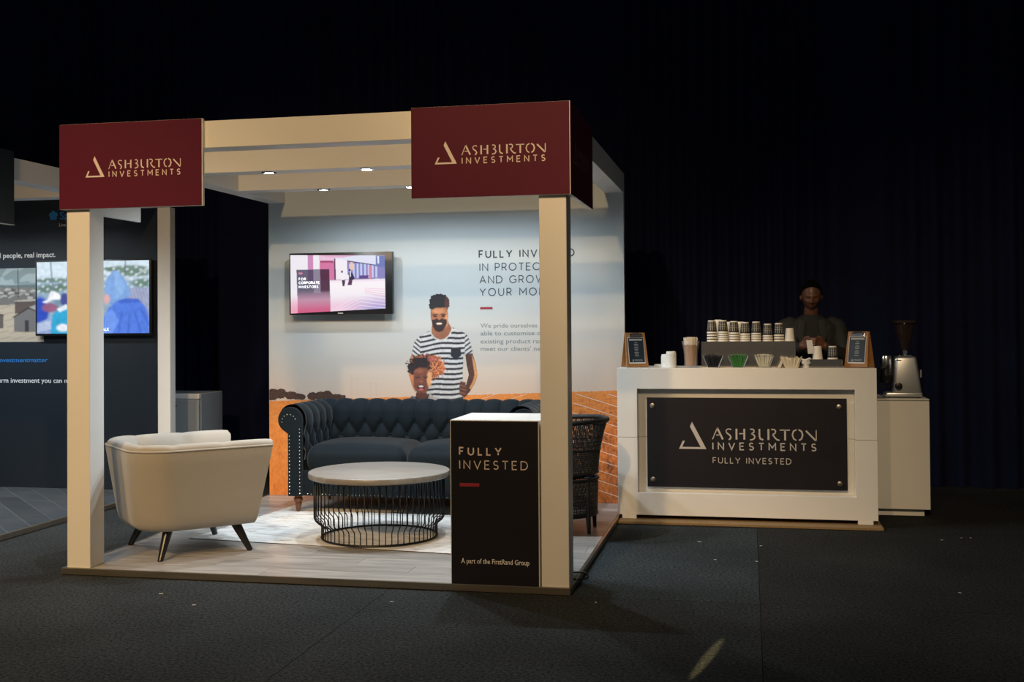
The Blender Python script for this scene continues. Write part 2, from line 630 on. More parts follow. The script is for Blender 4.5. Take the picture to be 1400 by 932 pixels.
# ------------------------------------------------------------------ printed pictures (vertex-coloured flat grids)
def smooth_noise(shape, n):
    a = rng.random(shape)
    for _ in range(n):
        p = np.pad(a, 1, mode='wrap')
        a = (p[:-2, 1:-1] + p[2:, 1:-1] + p[1:-1, :-2] + p[1:-1, 2:] + p[1:-1, 1:-1]) / 5
    return (a - a.min()) / (a.max() - a.min())


class Canvas:
    def __init__(self, x0, x1, y0, y1, step):
        self.nx = int(round((x1 - x0) / step))
        self.ny = int(round((y1 - y0) / step))
        self.x0, self.y0, self.step = x0, y0, step
        xs = x0 + (np.arange(self.nx + 1)) * step
        ys = y0 + (np.arange(self.ny + 1)) * step
        self.X, self.Y = np.meshgrid(xs, ys)
        self.c = np.zeros(self.X.shape + (3,))
        self.a = np.zeros(self.X.shape)

    def put(self, mask, color, op=1.0):
        k = np.clip(mask, 0, 1) * op
        c = np.array(lin(*color)) if not callable(color) else color(self.X, self.Y)
        self.c = self.c * (1 - k[..., None]) + k[..., None] * c
        self.a = np.maximum(self.a, k)

    def poly(self, pts, color, op=1.0, wob=0.0):
        X, Y = self.X, self.Y
        if wob:
            X = X + wob * np.sin(Y * 2.3 + np.sin(X * 1.7) * 2)
            Y = Y + wob * np.sin(self.X * 2.9 + 1.3 + np.sin(self.Y * 1.9) * 2)
        ins = np.zeros(X.shape, bool)
        n = len(pts)
        for i in range(n):
            xa, ya = pts[i]
            xb, yb = pts[(i + 1) % n]
            if ya == yb:
                continue
            cr_ = ((ya > Y) != (yb > Y)) & (X < (xb - xa) * (Y - ya) / (yb - ya) + xa)
            ins ^= cr_
        self.put(ins.astype(float), color, op)

    def ell(self, cx, cy, rx, ry, color, op=1.0, soft=0.12, rough=0.0):
        d = np.sqrt(((self.X - cx) / rx) ** 2 + ((self.Y - cy) / ry) ** 2)
        if rough:
            th = np.arctan2(self.Y - cy, self.X - cx)
            d = d + rough * (np.sin(th * 9 + cx) + np.sin(th * 17 + 2) + np.sin(th * 31 + 1) * .8)
        self.put(np.clip((1 - d) / soft + .5, 0, 1), color, op)

    def line(self, xa, ya, xb, yb, w, color, op=1.0):
        dx, dy = xb - xa, yb - ya
        L2 = dx * dx + dy * dy
        t = np.clip(((self.X - xa) * dx + (self.Y - ya) * dy) / L2, 0, 1)
        d = np.hypot(self.X - xa - t * dx, self.Y - ya - t * dy)
        self.put(np.clip(w / 2 - d + self.step * .5, 0, self.step) / self.step, color, op)

    def blur(self, n=1):
        for _ in range(n):
            c = self.c
            p = np.pad(c, ((1, 1), (1, 1), (0, 0)), mode='edge')
            self.c = (p[1:-1, 1:-1] * 2 + p[:-2, 1:-1] + p[2:, 1:-1] + p[1:-1, :-2] + p[1:-1, 2:]) / 6

    def speckle(self, amt):
        self.c = np.clip(self.c * (1 + amt * (rng.random(self.X.shape)[..., None] - .5) * 2), 0, 1)

    def build(self, name, fr, m, parent, org=(0, 0, 0), cut=True):
        ny, nx = self.X.shape
        idx = np.arange(ny * nx).reshape(ny, nx)
        q = np.stack([idx[:-1, :-1], idx[1:, :-1], idx[1:, 1:], idx[:-1, 1:]], -1).reshape(-1, 4)
        if cut:
            a = self.a
            keep = ((a[:-1, :-1] + a[1:, :-1] + a[1:, 1:] + a[:-1, 1:]) > 2.0).reshape(-1)
            q = q[keep]
        P = fr(self.X, self.Y)
        V = np.stack([P[0] - org[0], P[1] - org[1], P[2] - org[2]], -1).reshape(-1, 3)
        used, inv = np.unique(q.reshape(-1), return_inverse=True)
        V = V[used]
        C = self.c.reshape(-1, 3)[used]
        q = inv.reshape(-1, 4)
        me = bpy.data.meshes.new(name)
        me.vertices.add(len(V))
        me.vertices.foreach_set('co', V.reshape(-1))
        me.loops.add(len(q) * 4)
        me.loops.foreach_set('vertex_index', q.reshape(-1).astype(np.int32))
        me.polygons.add(len(q))
        me.polygons.foreach_set('loop_start', np.arange(0, len(q) * 4, 4, dtype=np.int32))
        me.update(calc_edges=True)
        at = me.color_attributes.new('print', 'FLOAT_COLOR', 'POINT')
        at.data.foreach_set('color', np.concatenate([C, np.ones((len(C), 1))], 1).reshape(-1))
        me.validate()
        return obj(name, me, m, parent)


M_print = vcol_mat('photo_print', 0.6)
M_screen = vcol_mat('lit_screen', 0.3, 0.82)

# ================================================================== SETTING
# carpeted hall floor: a slab with carpet sheets laid edge to edge
floor = MB().box(-15, 13, -13, 6, -0.06, -0.006).build('floor', M_carpet[1])
floor['kind'] = 'structure'
ix = 0
for i in range(-8, 6):
    for j in range(-6, 3):
        x0, x1 = 1.0 + 2.0 * i, 3.0 + 2.0 * i
        y0, y1 = -0.01 + 2.18 * j, 2.17 + 2.18 * j
        if x0 < -15 or x1 > 13.01 or y0 < -13.2 or y1 > 6.6:
            continue
        g = 0.0015
        tone = M_carpet[(i * 7 + j * 3 + 1) % 2]
        if (i, j) in ((-1, 0),):
            tone = M_carpet[2]
        if (i, j) in ((0, 0), (0, -1), (0, 1), (1, 0), (1, 1)):
            tone = M_carpet[1]
        if j < 0 and i < 0:
            tone = M_carpet[0]
        MB().box(x0 + g, x1 - g, y0 + g, min(y1, 6) - g, -0.006, 0.0).build('carpet_sheet', tone, floor)

# pleated black drape closing the hall behind the stands
xs = np.arange(-15, 13, 0.022)
ph = np.cumsum(0.022 * (2 * PI / 0.17) * (1 + 0.45 * np.sin(xs * 2.1) + 0.3 * np.sin(xs * 5.3 + 1)))
dp = 0.035 * np.sin(ph) + 0.022 * np.sin(xs * 9.7) + 0.05 * np.sin(xs * 0.9)
rows = []
for z in (0.004, 0.6, 2.0, 4.5, 8.5):
    k = 1.15 - 0.06 * z / 2
    rows.append([(x, 4.46 + d * k, z) for x, d in zip(xs, dp)])
dr = MB().grid(rows).build('wall_back', M_drape, None, smooth=True, angle=180, fixn=False)
dr['kind'] = 'structure'
dr['label'] = 'tall pleated black drape hanging behind the stands'

# ================================================================== THE STAND (maroon fascias)
H0, HB, HT = 0.04, 2.489, 2.646
plat = thing('stand_platform', 'low platform of pale grey laminate planks with a metal edge under the lounge', 'platform', (-1.5, 1.4, 0))
wbox('deck', M_chip, plat, -3.0, -0.008, 0.0, 2.94, 0.002, 0.032, 0)
wbox('edge_trim', M_alu, plat, -3.03, 0.008, -0.014, 0.0, 0.002, H0, 0.002)
wbox('edge_trim', M_alu, plat, -0.008, 0.008, 0.0, 2.94, 0.002, H0, 0.002)
wbox('edge_trim', M_alu, plat, -3.03, -3.0, 0.0, 2.94, 0.002, H0, 0.002)
pw, plen = 0.188, 1.2
cache = {}
r = 0
y = 0.0
while y < 2.93:
    y1 = min(y + pw, 2.94)
    x = -3.0 - (0.37 * r) % plen
    while x < -0.008:
        xa, xb = max(x, -3.0), min(x + plen, -0.008)
        if xb - xa > 0.03:
            key = (round(xb - xa, 3), round(y1 - y, 3))
            if key not in cache:
                cache[key] = MB().box(0.001, key[0] - 0.001, 0.001, key[1] - 0.001, 0, 0.008).mesh('plank', 0.0008, 1)
                cache[key].materials.append(M_plank)
            o = obj('plank', cache[key], None, plat)
            o.location = (xa + 1.5, y - 1.4, 0.032)
        x += plen
    y += pw
    r += 1

frame = thing('exhibition_stand', 'white painted timber frame of posts and beams over the lounge', 'frame', (-1.5, 0.075, H0))
wbox('post', M_white, frame, -3.0, -2.85, 0, 0.15, H0, HB, 0.0025)
wbox('post', M_white, frame, -0.15, 0.0, 0, 0.15, H0, HB, 0.0025)
wbox('front_beam', M_white, frame, -3.0, 0.0, 0, 0.15, HB, HT, 0.0025)
for yb in (1.0, 2.0):
    wbox('cross_beam', M_white, frame, -2.85, -0.15, yb, yb + 0.15, HB, HT, 0.0025)
for xb in (-3.0, -0.15):
    wbox('side_beam', M_white, frame, xb, xb + 0.15, 0.15, 2.887, HB, HT, 0.0025)


def mural_material():
    m = bpy.data.materials.new('mural_print')
    m.use_nodes = True
    nt = m.node_tree
    b = nt.nodes['Principled BSDF']
    b.inputs['Roughness'].default_value = 0.55
    tc = nt.nodes.new('ShaderNodeTexCoord')
    sp = nt.nodes.new('ShaderNodeSeparateXYZ')
    nt.links.new(tc.outputs['Object'], sp.inputs[0])     # object origin at (-3,2.887,0)

    def math_(op, a, b_=None, c=None):
        n = nt.nodes.new('ShaderNodeMath')
        n.operation = op
        for i, v in enumerate((a, b_, c)):
            if v is None:
                continue
            if isinstance(v, (int, float)):
                n.inputs[i].default_value = v
            else:
                nt.links.new(v, n.inputs[i])
        return n.outputs[0]
    X, Z = sp.outputs[0], sp.outputs[2]
    # horizon rises a little to the right
    hz = math_('MULTIPLY_ADD', X, 0.035, 0.815)
    ws = nt.nodes.new('ShaderNodeTexNoise')
    ws.inputs['Scale'].default_value = 40
    ws.inputs['Detail'].default_value = 3
    nt.links.new(tc.outputs['Object'], ws.inputs['Vector'])
    hz = math_('MULTIPLY_ADD', ws.outputs['Fac'], 0.02, hz)
    rel = math_('SUBTRACT', Z, hz)
    t = math_('DIVIDE', rel, 1.75)
    sky = nt.nodes.new('ShaderNodeValToRGB')
    e = sky.color_ramp.elements
    e[0].position = 0.0
    e[0].color = (0.70, 0.53, 0.42, 1)
    e[1].position = 1.0
    e[1].color = (0.52, 0.58, 0.61, 1)
    for p, c in ((0.10, (0.65, 0.555, 0.475, 1)), (0.24, (0.585, 0.58, 0.56, 1)), (0.42, (0.535, 0.595, 0.62, 1)), (0.75, (0.535, 0.60, 0.625, 1))):
        q = e.new(p)
        q.color = c
    nt.links.new(t, sky.inputs[0])
    # wheat field: streaky noise, compressed towards the horizon
    dep = math_('DIVIDE', 0.22, math_('ADD', math_('ABSOLUTE', rel), 0.07))
    cb = nt.nodes.new('ShaderNodeCombineXYZ')
    nt.links.new(math_('MULTIPLY', X, 8.0), cb.inputs[0])
    nt.links.new(math_('MULTIPLY', dep, 7.0), cb.inputs[1])
    n1 = nt.nodes.new('ShaderNodeTexNoise')
    n1.inputs['Scale'].default_value = 1.0
    n1.inputs['Detail'].default_value = 8
    n1.inputs['Roughness'].default_value = 0.68
    nt.links.new(cb.outputs[0], n1.inputs['Vector'])
    cb2 = nt.nodes.new('ShaderNodeCombineXYZ')
    nt.links.new(math_('MULTIPLY', X, 55.0), cb2.inputs[0])
    nt.links.new(math_('MULTIPLY', Z, 30.0), cb2.inputs[1])
    n2 = nt.nodes.new('ShaderNodeTexNoise')
    n2.inputs['Scale'].default_value = 1.0
    n2.inputs['Detail'].default_value = 5
    nt.links.new(cb2.outputs[0], n2.inputs['Vector'])
    mixn = math_('ADD', math_('MULTIPLY', n1.outputs['Fac'], 0.65), math_('MULTIPLY', n2.outputs['Fac'], 0.35))
    # lower and further right the straw turns browner
    shift = math_('MULTIPLY', math_('MULTIPLY', math_('MINIMUM', math_('MAXIMUM', math_('SUBTRACT', X, 2.2), 0.0), 0.8), 0.20), math_('MINIMUM', math_('MULTIPLY', math_('ABSOLUTE', rel), 3.0), 1.0))
    mixn = math_('SUBTRACT', mixn, shift)
    fld = nt.nodes.new('ShaderNodeValToRGB')
    e = fld.color_ramp.elements
    e[0].position = 0.26
    e[0].color = (0.16, 0.055, 0.02, 1)
    e[1].position = 0.74
    e[1].color = (0.92, 0.42, 0.13, 1)
    for p, c in ((0.34, (0.46, 0.13, 0.034, 1)), (0.43, (0.74, 0.225, 0.046, 1)), (0.58, (0.86, 0.315, 0.070, 1))):
        q = e.new(p)
        q.color = c
    nt.links.new(mixn, fld.inputs[0])
    stp = math_('GREATER_THAN', rel, 0.0)
    mx = nt.nodes.new('ShaderNodeMix')
    mx.data_type = 'RGBA'
    nt.links.new(stp, mx.inputs[0])
    nt.links.new(fld.outputs[0], mx.inputs[6])
    nt.links.new(sky.outputs[0], mx.inputs[7])
    nt.links.new(mx.outputs[2], b.inputs['Base Color'])
    return m


mw = thing('mural_wall', 'back wall printed with wheat field, sky, slogan and two people', 'wall panel', (-3.0, 2.887, H0))
MO = (-3.0, 2.887, H0)
wbox('wall_panel', M_white, mw, -3.0, 0.0, 2.888, 2.94, H0, HT, 0.002)
# print sheet: the origin sits on the ground line so heights read true
ps = MB((-3.0, 2.887, 0)).box(-2.9985, -0.0015, 2.8865, 2.8885, H0 + 0.001, HT - 0.001).build('print_sheet', mural_material(), mw)
ps.location = (0, 0, -H0)
yt = 2.8855
letters('FULLY INVESTED', 0.054, .195, plane_y(-1.174, 1.998, yt), 0.775, M_text_dark, mw, MO)
for txt, z, w_ in (('IN PROTECTING', 1.888, 0.715), ('AND GROWING', 1.787, 0.700), ('YOUR MONEY', 1.686, 0.665)):
    letters(txt, 0.057, .13, plane_y(-1.170, z + .003, yt), w_, M_text_dark, mw, MO)
MB(MO).box(-1.169, -1.066, yt - 0.0004, yt + 0.0004, 1.579, 1.597).build('red_bar', M_red, mw)
for txt, z, w_ in (('We pride ourselves on being', 1.430, .690), ('able to customise our', 1.368, .555), ('existing product range to', 1.303, .640), ("meet our clients' needs.", 1.243, .590)):
    font_text('body_copy', txt, plane_y(-1.168, z, yt), w_, 0.035, M_text_grey, mw, MO, bold=0.006)
# white chevron lines over the field
lm = MB(MO)
for k in range(-2, 12):
    zc = 1.0 - 0.0785 * k
    za, zb = zc - 0.62 * 0.305 * 0, zc - 0.9 * 0.305
    def clip(p, q):
        return p, q
    xa, xb = -0.72, -0.004
    f_ = lambda x: zc - 0.305 * (x + 0.72)
    # keep the part above the skirting and below the horizon
    if f_(xa) > 0.90:
        xa = -0.72 + (zc - 0.90) / 0.305
    if f_(xb) < 0.06:
        xb = -0.72 + (zc - 0.06) / 0.305
    if xb - xa > 0.05:
        ribbon(lm, [(xa, f_(xa)), (xb, f_(xb))], 0.0042, plane_y(0, 0, yt))
    g_ = lambda x: zc + 0.33 * (x + 0.72)
    xb2, xa2 = -0.72, -1.5
    if g_(xb2) > 0.90:
        xb2 = -0.72 - (zc - 0.90) / 0.33
    if g_(xa2) < 0.06:
        xa2 = -0.72 + (0.06 - zc) / 0.33
    if xb2 - xa2 > 0.05:
        ribbon(lm, [(xa2, g_(xa2)), (xb2, g_(xb2))], 0.0030, plane_y(0, 0, yt))
lm.build('chevron_lines', M_line, mw, fixn=False)

# printed people and trees: painted on a fine grid in the print's own plane
A = np.array([[6.16831502e-03, -2.41758242e-05], [-4.22090730e-05, -5.95769231e-03], [-5.20068221e+00, 4.11522711e+00]])


def mural_fr(X, Y):
    return (A[0, 0] * X + A[1, 0] * Y + A[2, 0], np.full_like(X, 2.8850), A[0, 1] * X + A[1, 1] * Y + A[2, 1])


cv = Canvas(548, 660, 400, 566, 0.5)
SK, SKL, SKD = (168, 108, 78), (222, 158, 112), (96, 56, 44)
# far arm of the man, shirt, near arm
cv.poly([(567, 472), (561, 490), (559, 512), (563, 526), (568, 536), (572, 530), (570, 500)], (198, 128, 88))
cv.poly([(636, 483), (646, 482), (651, 498), (653, 512), (650, 522), (643, 534), (637, 541), (633, 536), (638, 524), (641, 512), (638, 498)], (84, 54, 50))
cv.poly([(645, 484), (650, 496), (653, 511), (650, 522), (644, 532), (642, 530), (647, 520), (649, 511), (647, 498)], (218, 152, 96))
shirt = [(587, 452), (576, 458), (567, 466), (563, 482), (566, 490), (574, 484), (576, 500), (575, 546), (634, 548), (633, 520), (634, 485), (640, 484), (647, 482), (643, 466), (638, 456), (622, 449), (619, 446), (612, 462), (600, 465), (592, 461)]
cv.poly(shirt, (208, 208, 210))
ins = cv.a.copy()
X, Y = cv.X, cv.Y
wave = Y + 0.10 * (X - 600) + 1.4 * np.sin((X - 560) * .11 + Y * .02)
stripe = (np.mod(wave, 6.9) < 2.9)
base = np.zeros(X.shape, bool)
tmp = Canvas(548, 660, 400, 566, 0.5)
tmp.poly(shirt, (255, 255, 255))
cv.put((tmp.a > .5) & stripe & (X > 574) & (X < 636), (28, 32, 42))
cv.put((tmp.a > .5) & (np.mod(Y - 0.8 * X, 6.5) < 2.6) & (X <= 574), (30, 34, 44))
cv.put((tmp.a > .5) & (np.mod(Y + 0.75 * X, 6.5) < 2.6) & (X >= 636), (34, 36, 46))
cv.poly([(617, 476), (630, 474), (631, 486), (624, 491), (617, 487)], (34, 38, 48))
cv.poly([(630, 520), (636, 523), (640, 534), (636, 543), (629, 539), (628, 530)], (92, 58, 50))
for k in range(4):
    cv.line(630, 521 + k * 5, 637, 523 + k * 5, 1.2, (150, 100, 80))
# neck, head
cv.poly([(591, 440), (612, 438), (618, 449), (615, 457), (610, 462), (602, 464.5), (595, 461), (590, 454)], (150, 96, 72))
CP = [(588.5, 452), (591, 458), (595.5, 462.5), (602, 465), (609, 463.5), (614, 459), (617.5, 453), (619, 447)]
for q0, q1 in zip(CP, CP[1:]):
    cv.line(*q0, *q1, 1.5, (216, 212, 208))
cv.ell(600.5, 416, 13.6, 12.5, (30, 34, 40), soft=.10, rough=.03)
cv.ell(600.5, 409, 12.5, 7.5, (28, 32, 40), soft=.15, rough=.05)
cv.ell(611.5, 414, 3.2, 8, (92, 52, 50), .8, rough=.08)
cv.poly([(589, 424), (596, 421), (611, 420), (613, 432), (610, 446), (604, 452), (598, 452), (592, 446), (589, 434)], SK)
cv.ell(600, 425, 8, 4, SKL, .55, soft=.6)
cv.ell(611, 436, 2.2, 9, (226, 160, 110), .8, soft=.6)
cv.poly([(590.5, 437), (611, 436), (611.5, 442), (606, 452), (601, 454), (596, 452), (592, 446)], (44, 34, 38))
cv.ell(601, 437.5, 7, 3, (52, 38, 40), .9)
cv.ell(600.8, 442.6, 4.6, 1.9, (120, 70, 62), .9)
cv.ell(600.8, 442.2, 3.9, 1.1, (240, 228, 218), 1)
cv.line(592, 430.2, 598, 429.6, 1.5, (40, 28, 30))
cv.line(603.5, 429.4, 610, 429.8, 1.5, (40, 28, 30))
cv.ell(595.3, 432.2, 2.6, 1.2, (38, 28, 32))
cv.ell(606.4, 432.0, 2.6, 1.2, (38, 28, 32))
cv.ell(601, 435.2, 2.2, 1.8, (190, 124, 92), .8)
# boy: hair, face, collar
nz_, nf_ = smooth_noise(X.shape, 5), smooth_noise(X.shape, 2)
hd = np.hypot((X - 583) / 29, (Y - 502) / np.where(Y < 502, 20, 19)) + .42 * (nz_ - .5) + .30 * (nf_ - .5)
hm = hd < .93
hm &= ~((Y > 512) & (X < 566))
cv.put(hm.astype(float), (206, 112, 70))
warm = np.clip((X - 586) / 14, 0, 1)
cv.put(hm * np.clip(1.15 - warm + (.5 - nf_) * .8, 0, 1), (42, 34, 40))
cv.put((hm & (nf_ > .56) & (X > 588)).astype(float), (240, 158, 104), .75)
cv.put((hm & (nf_ < .40) & (X > 584)).astype(float), (104, 46, 40), .75)
cv.put((hm & (Y < 489) & (nz_ > .45)).astype(float), (190, 104, 70), .8)
cv.ell(590, 491, 5, 3, (206, 104, 104), .6, soft=.5)
cv.poly([(566, 507), (573, 502), (584, 503), (589, 512), (588, 526), (584, 536), (577, 540), (571, 538), (566, 528)], (126, 74, 60))
cv.ell(587.4, 518, 3.4, 11, (236, 176, 122), .9, soft=.5)
cv.ell(574, 507, 6, 3, (164, 102, 80), .6, soft=.6)
cv.ell(571, 515.3, 3.0, 1.8, (56, 32, 36))
cv.ell(582, 515.3, 3.0, 1.8, (56, 32, 36))
cv.ell(571, 514.6, 2.2, 1.0, (120, 84, 80), .8)
cv.ell(582, 514.6, 2.2, 1.0, (120, 84, 80), .8)
cv.ell(576.3, 521.5, 3.0, 1.8, (158, 96, 78), .9)
cv.ell(576, 529.4, 5.2, 3.9, (70, 28, 34))
cv.ell(576, 528.2, 3.4, 1.3, (236, 222, 214))
cv.ell(576, 532.4, 3.6, 1.5, (196, 106, 104))
cv.poly([(569, 537), (584, 537), (588, 544), (590, 566), (566, 566), (568, 546)], (96, 56, 48))
cv.poly([(563, 541), (570, 543), (578, 548), (586, 541), (592, 546), (594, 566), (556, 566)], (38, 42, 54))
cv.poly([(588, 538), (599, 545), (602, 566), (590, 566), (585, 546)], (180, 172, 170))
cv.poly([(563, 541), (569, 543), (566, 552), (556, 552)], (92, 92, 100))
cv.c *= (0.78 + 0.44 * smooth_noise(X.shape, 14))[..., None] * (0.90 + 0.20 * smooth_noise(X.shape, 3))[..., None]
cv.c *= (1.06 - 0.16 * np.clip((Y - 470) / 80, 0, 1))[..., None]
cv.c = np.clip(cv.c, 0, 1)
cv.blur(2)
cv.speckle(.06)
cv.build('printed_people', mural_fr, M_print, mw, MO)

tv_ = Canvas(364, 486, 512, 552, 0.8)
for (cx, cy, rx, ry) in ((372, 528, 11, 8), (384, 527, 8, 7), (398, 530, 9, 5.6), (408, 532, 8, 4.4), (414, 533, 4.5, 4), (428, 532, 7, 5.5), (440, 532, 9, 6), (448, 531, 7, 6), (460, 534, 9, 4), (470, 534.5, 4, 2.6), (479, 537.3, 3, 1.1)):
    tv_.ell(cx, cy, rx, ry, (72, 50, 42), soft=.2, rough=.04)
tv_.put((tv_.a > .5) & (rng.random(tv_.X.shape) > .6), (122, 84, 60), .5)
tv_.put((tv_.a > .5) & (rng.random(tv_.X.shape) > .7), (44, 34, 36), .6)
tv_.a[tv_.Y > 537.6] = 0
tv_.a[tv_.X < 368] = 0
tv_.blur(1)


def tree_fr(X_, Y_):
    # the tree line sits on the print's own horizon
    x = -2.99 + (X_ - 369) * 0.0064
    z = 0.815 + 0.035 * (x + 3.0) + 0.006 + (538 - Y_) * 0.0059
    return (x, np.full_like(X_, 2.8850), z)


tv_.build('printed_trees', tree_fr, M_print, mw, MO)
pl = MB(MO)
for (x, h, w) in ((-2.93, 0.10, .02), (-2.74, 0.07, .016), (-2.24, 0.17, .055), (-2.08, 0.12, .05)):
    for s in (-1, 1):
        ribbon(pl, [(x + s * w / 2, 0.87), (x + s * w / 2, 0.87 + h)], 0.0016, plane_y(0, 0, 2.8851))
    ribbon(pl, [(x - w / 2, 0.87 + h * .85), (x + w / 2, 0.87 + h * .85)], 0.0016, plane_y(0, 0, 2.8851))
pl.build('printed_pylons', mat('pylon_print', (0.48, 0.42, 0.38), 0.6), mw, fixn=False)

# fascia signs
def fascia(label, x0, x1, side, lx, s):
    t = thing('fascia_sign', label, 'sign', ((x0 + x1) / 2, -0.02, 2.154))
    z0, z1 = 2.154, 2.657
    og = tuple(t.location)
    wbox('front_panel', M_white, t, x0, x1, -0.028, -0.002, z0, z1, 0.001)
    MB(og).box(x0 + 0.001, x1 - 0.004, -0.0300, -0.0282, z0 + 0.002, z1 - 0.001).build('front_print', M_maroon, t)
    xs_ = (x1 - 0.024, x1) if side > 0 else (x0, x0 + 0.024)
    wbox('side_panel', M_white, t, xs_[0], xs_[1], -0.002, 0.845, z0, z1, 0.001)
    xo = x1 + 0.0002 if side > 0 else x0 - 0.0022
    MB(og).box(xo, xo + 0.002, -0.028, 0.844, z0 + 0.002, z1 - 0.001).build('side_print', M_maroon, t)
    logo('logo', plane_y(lx, 2.339, -0.0306), s, t, og, M_letter)
    if side > 0:
        logo('logo', plane_x(0.07, 2.339, xo + 0.0026), 0.000485, t, og, mat('dim_letter', (0.35, 0.2, 0.2), 0.5))
    else:
        logo('logo', lambda u, v: (xo - 0.0006, 0.75 - u, 2.339 + v), 0.000485, t, og, mat('dim_letter', (0.35, 0.2, 0.2), 0.5))
    return t


fascia('maroon fascia sign with triangle logo above the armchair end of the stand', -3.028, -2.112, -1, -2.857, 0.000489)
fascia('maroon corner fascia sign with triangle logo above the dark plinth', -0.861, 0.029, 1, -0.725, 0.000497)

# downlights in the undersides of the cross beams
M_lamp = emat('lamp_glow', (0.90, 0.96, 1.0), 60)
k = 0
for yb, nm in ((1.075, 'second'), (2.075, 'rear')):
    for x, side_ in ((-2.19, 'nearest the armchair end'), (-1.50, 'at its middle'), (-0.80, 'behind the corner sign')):
        d = thing('downlight', 'round recessed downlight under the %s cross beam, %s' % (nm, side_), 'downlight', (x, yb, HB), group='downlights in the cross beams')
        MB().lathe([(0.050, -0.004), (0.050, 0.0), (0.036, 0.0), (0.034, -0.006), (0.044, -0.007), (0.050, -0.004)], seg=24, cap=False).build('bezel', M_chrome if k % 3 else M_satin_black, d, smooth=True)
        MB().lathe([(0.0, -0.0025), (0.026, -0.0025), (0.034, -0.001), (0.034, 0.0)], seg=20, cap=False).build('lamp', M_lamp, d, smooth=True)
        l = spot('downlight_beam', (0, 0, -0.02), (0, 0.05 if yb < 2 else 0.0, -1), 68 if yb < 2 else 17, (0.85, 0.94, 1.0), 160 if yb < 2 else 174, 0.9 if yb < 2 else 0.5, 0.03)
        l.parent = d
        k += 1

# ------------------------------------------------------------------ television on the mural
def television(name, label, quad, bezel, canvas_fn, thick, wall_y, logo_txt=None, nx=240):
    """quad: outer corners x0,x1,z0,z1 and front y; bezel: inner picture corners (TL,TR,BR,BL)"""
    x0, x1, z0, z1, yf = quad
    t = thing(name, label, 'television', ((x0 + x1) / 2, wall_y, (z0 + z1) / 2))
    og = tuple(t.location)
    c = MB(og).box(x0, x1, yf, yf + thick, z0, z1).build('casing', M_black, t, 0.004, smooth=True)
    MB(og).box((x0 + x1) / 2 - .16, (x0 + x1) / 2 + .16, yf + thick, wall_y, (z0 + z1) / 2 - .12, (z0 + z1) / 2 + .12).build('wall_bracket', M_satin_black, t)
    cv_ = canvas_fn()
    TL, TR, BR, BL = [np.array(q) for q in bezel]

    def fr(X_, Y_):
        u = (X_ - cv_.X.min()) / (cv_.X.max() - cv_.X.min())
        v = (Y_ - cv_.Y.min()) / (cv_.Y.max() - cv_.Y.min())
        P = [TL[i] * (1 - u) * (1 - v) + TR[i] * u * (1 - v) + BR[i] * u * v + BL[i] * (1 - u) * v for i in range(2)]
        return (P[0], np.full_like(X_, yf - 0.0012), P[1])
    cv_.build('screen', fr, M_screen, t, og, cut=False)
    if logo_txt:
        stroke_text(logo_txt, 0.012, .2, plane_y((x0 + x1) / 2 - .028, z0 + .006, yf - .0006), MB(og), width=.056).build('maker_badge', M_letter_white, t, fixn=False)
    return t


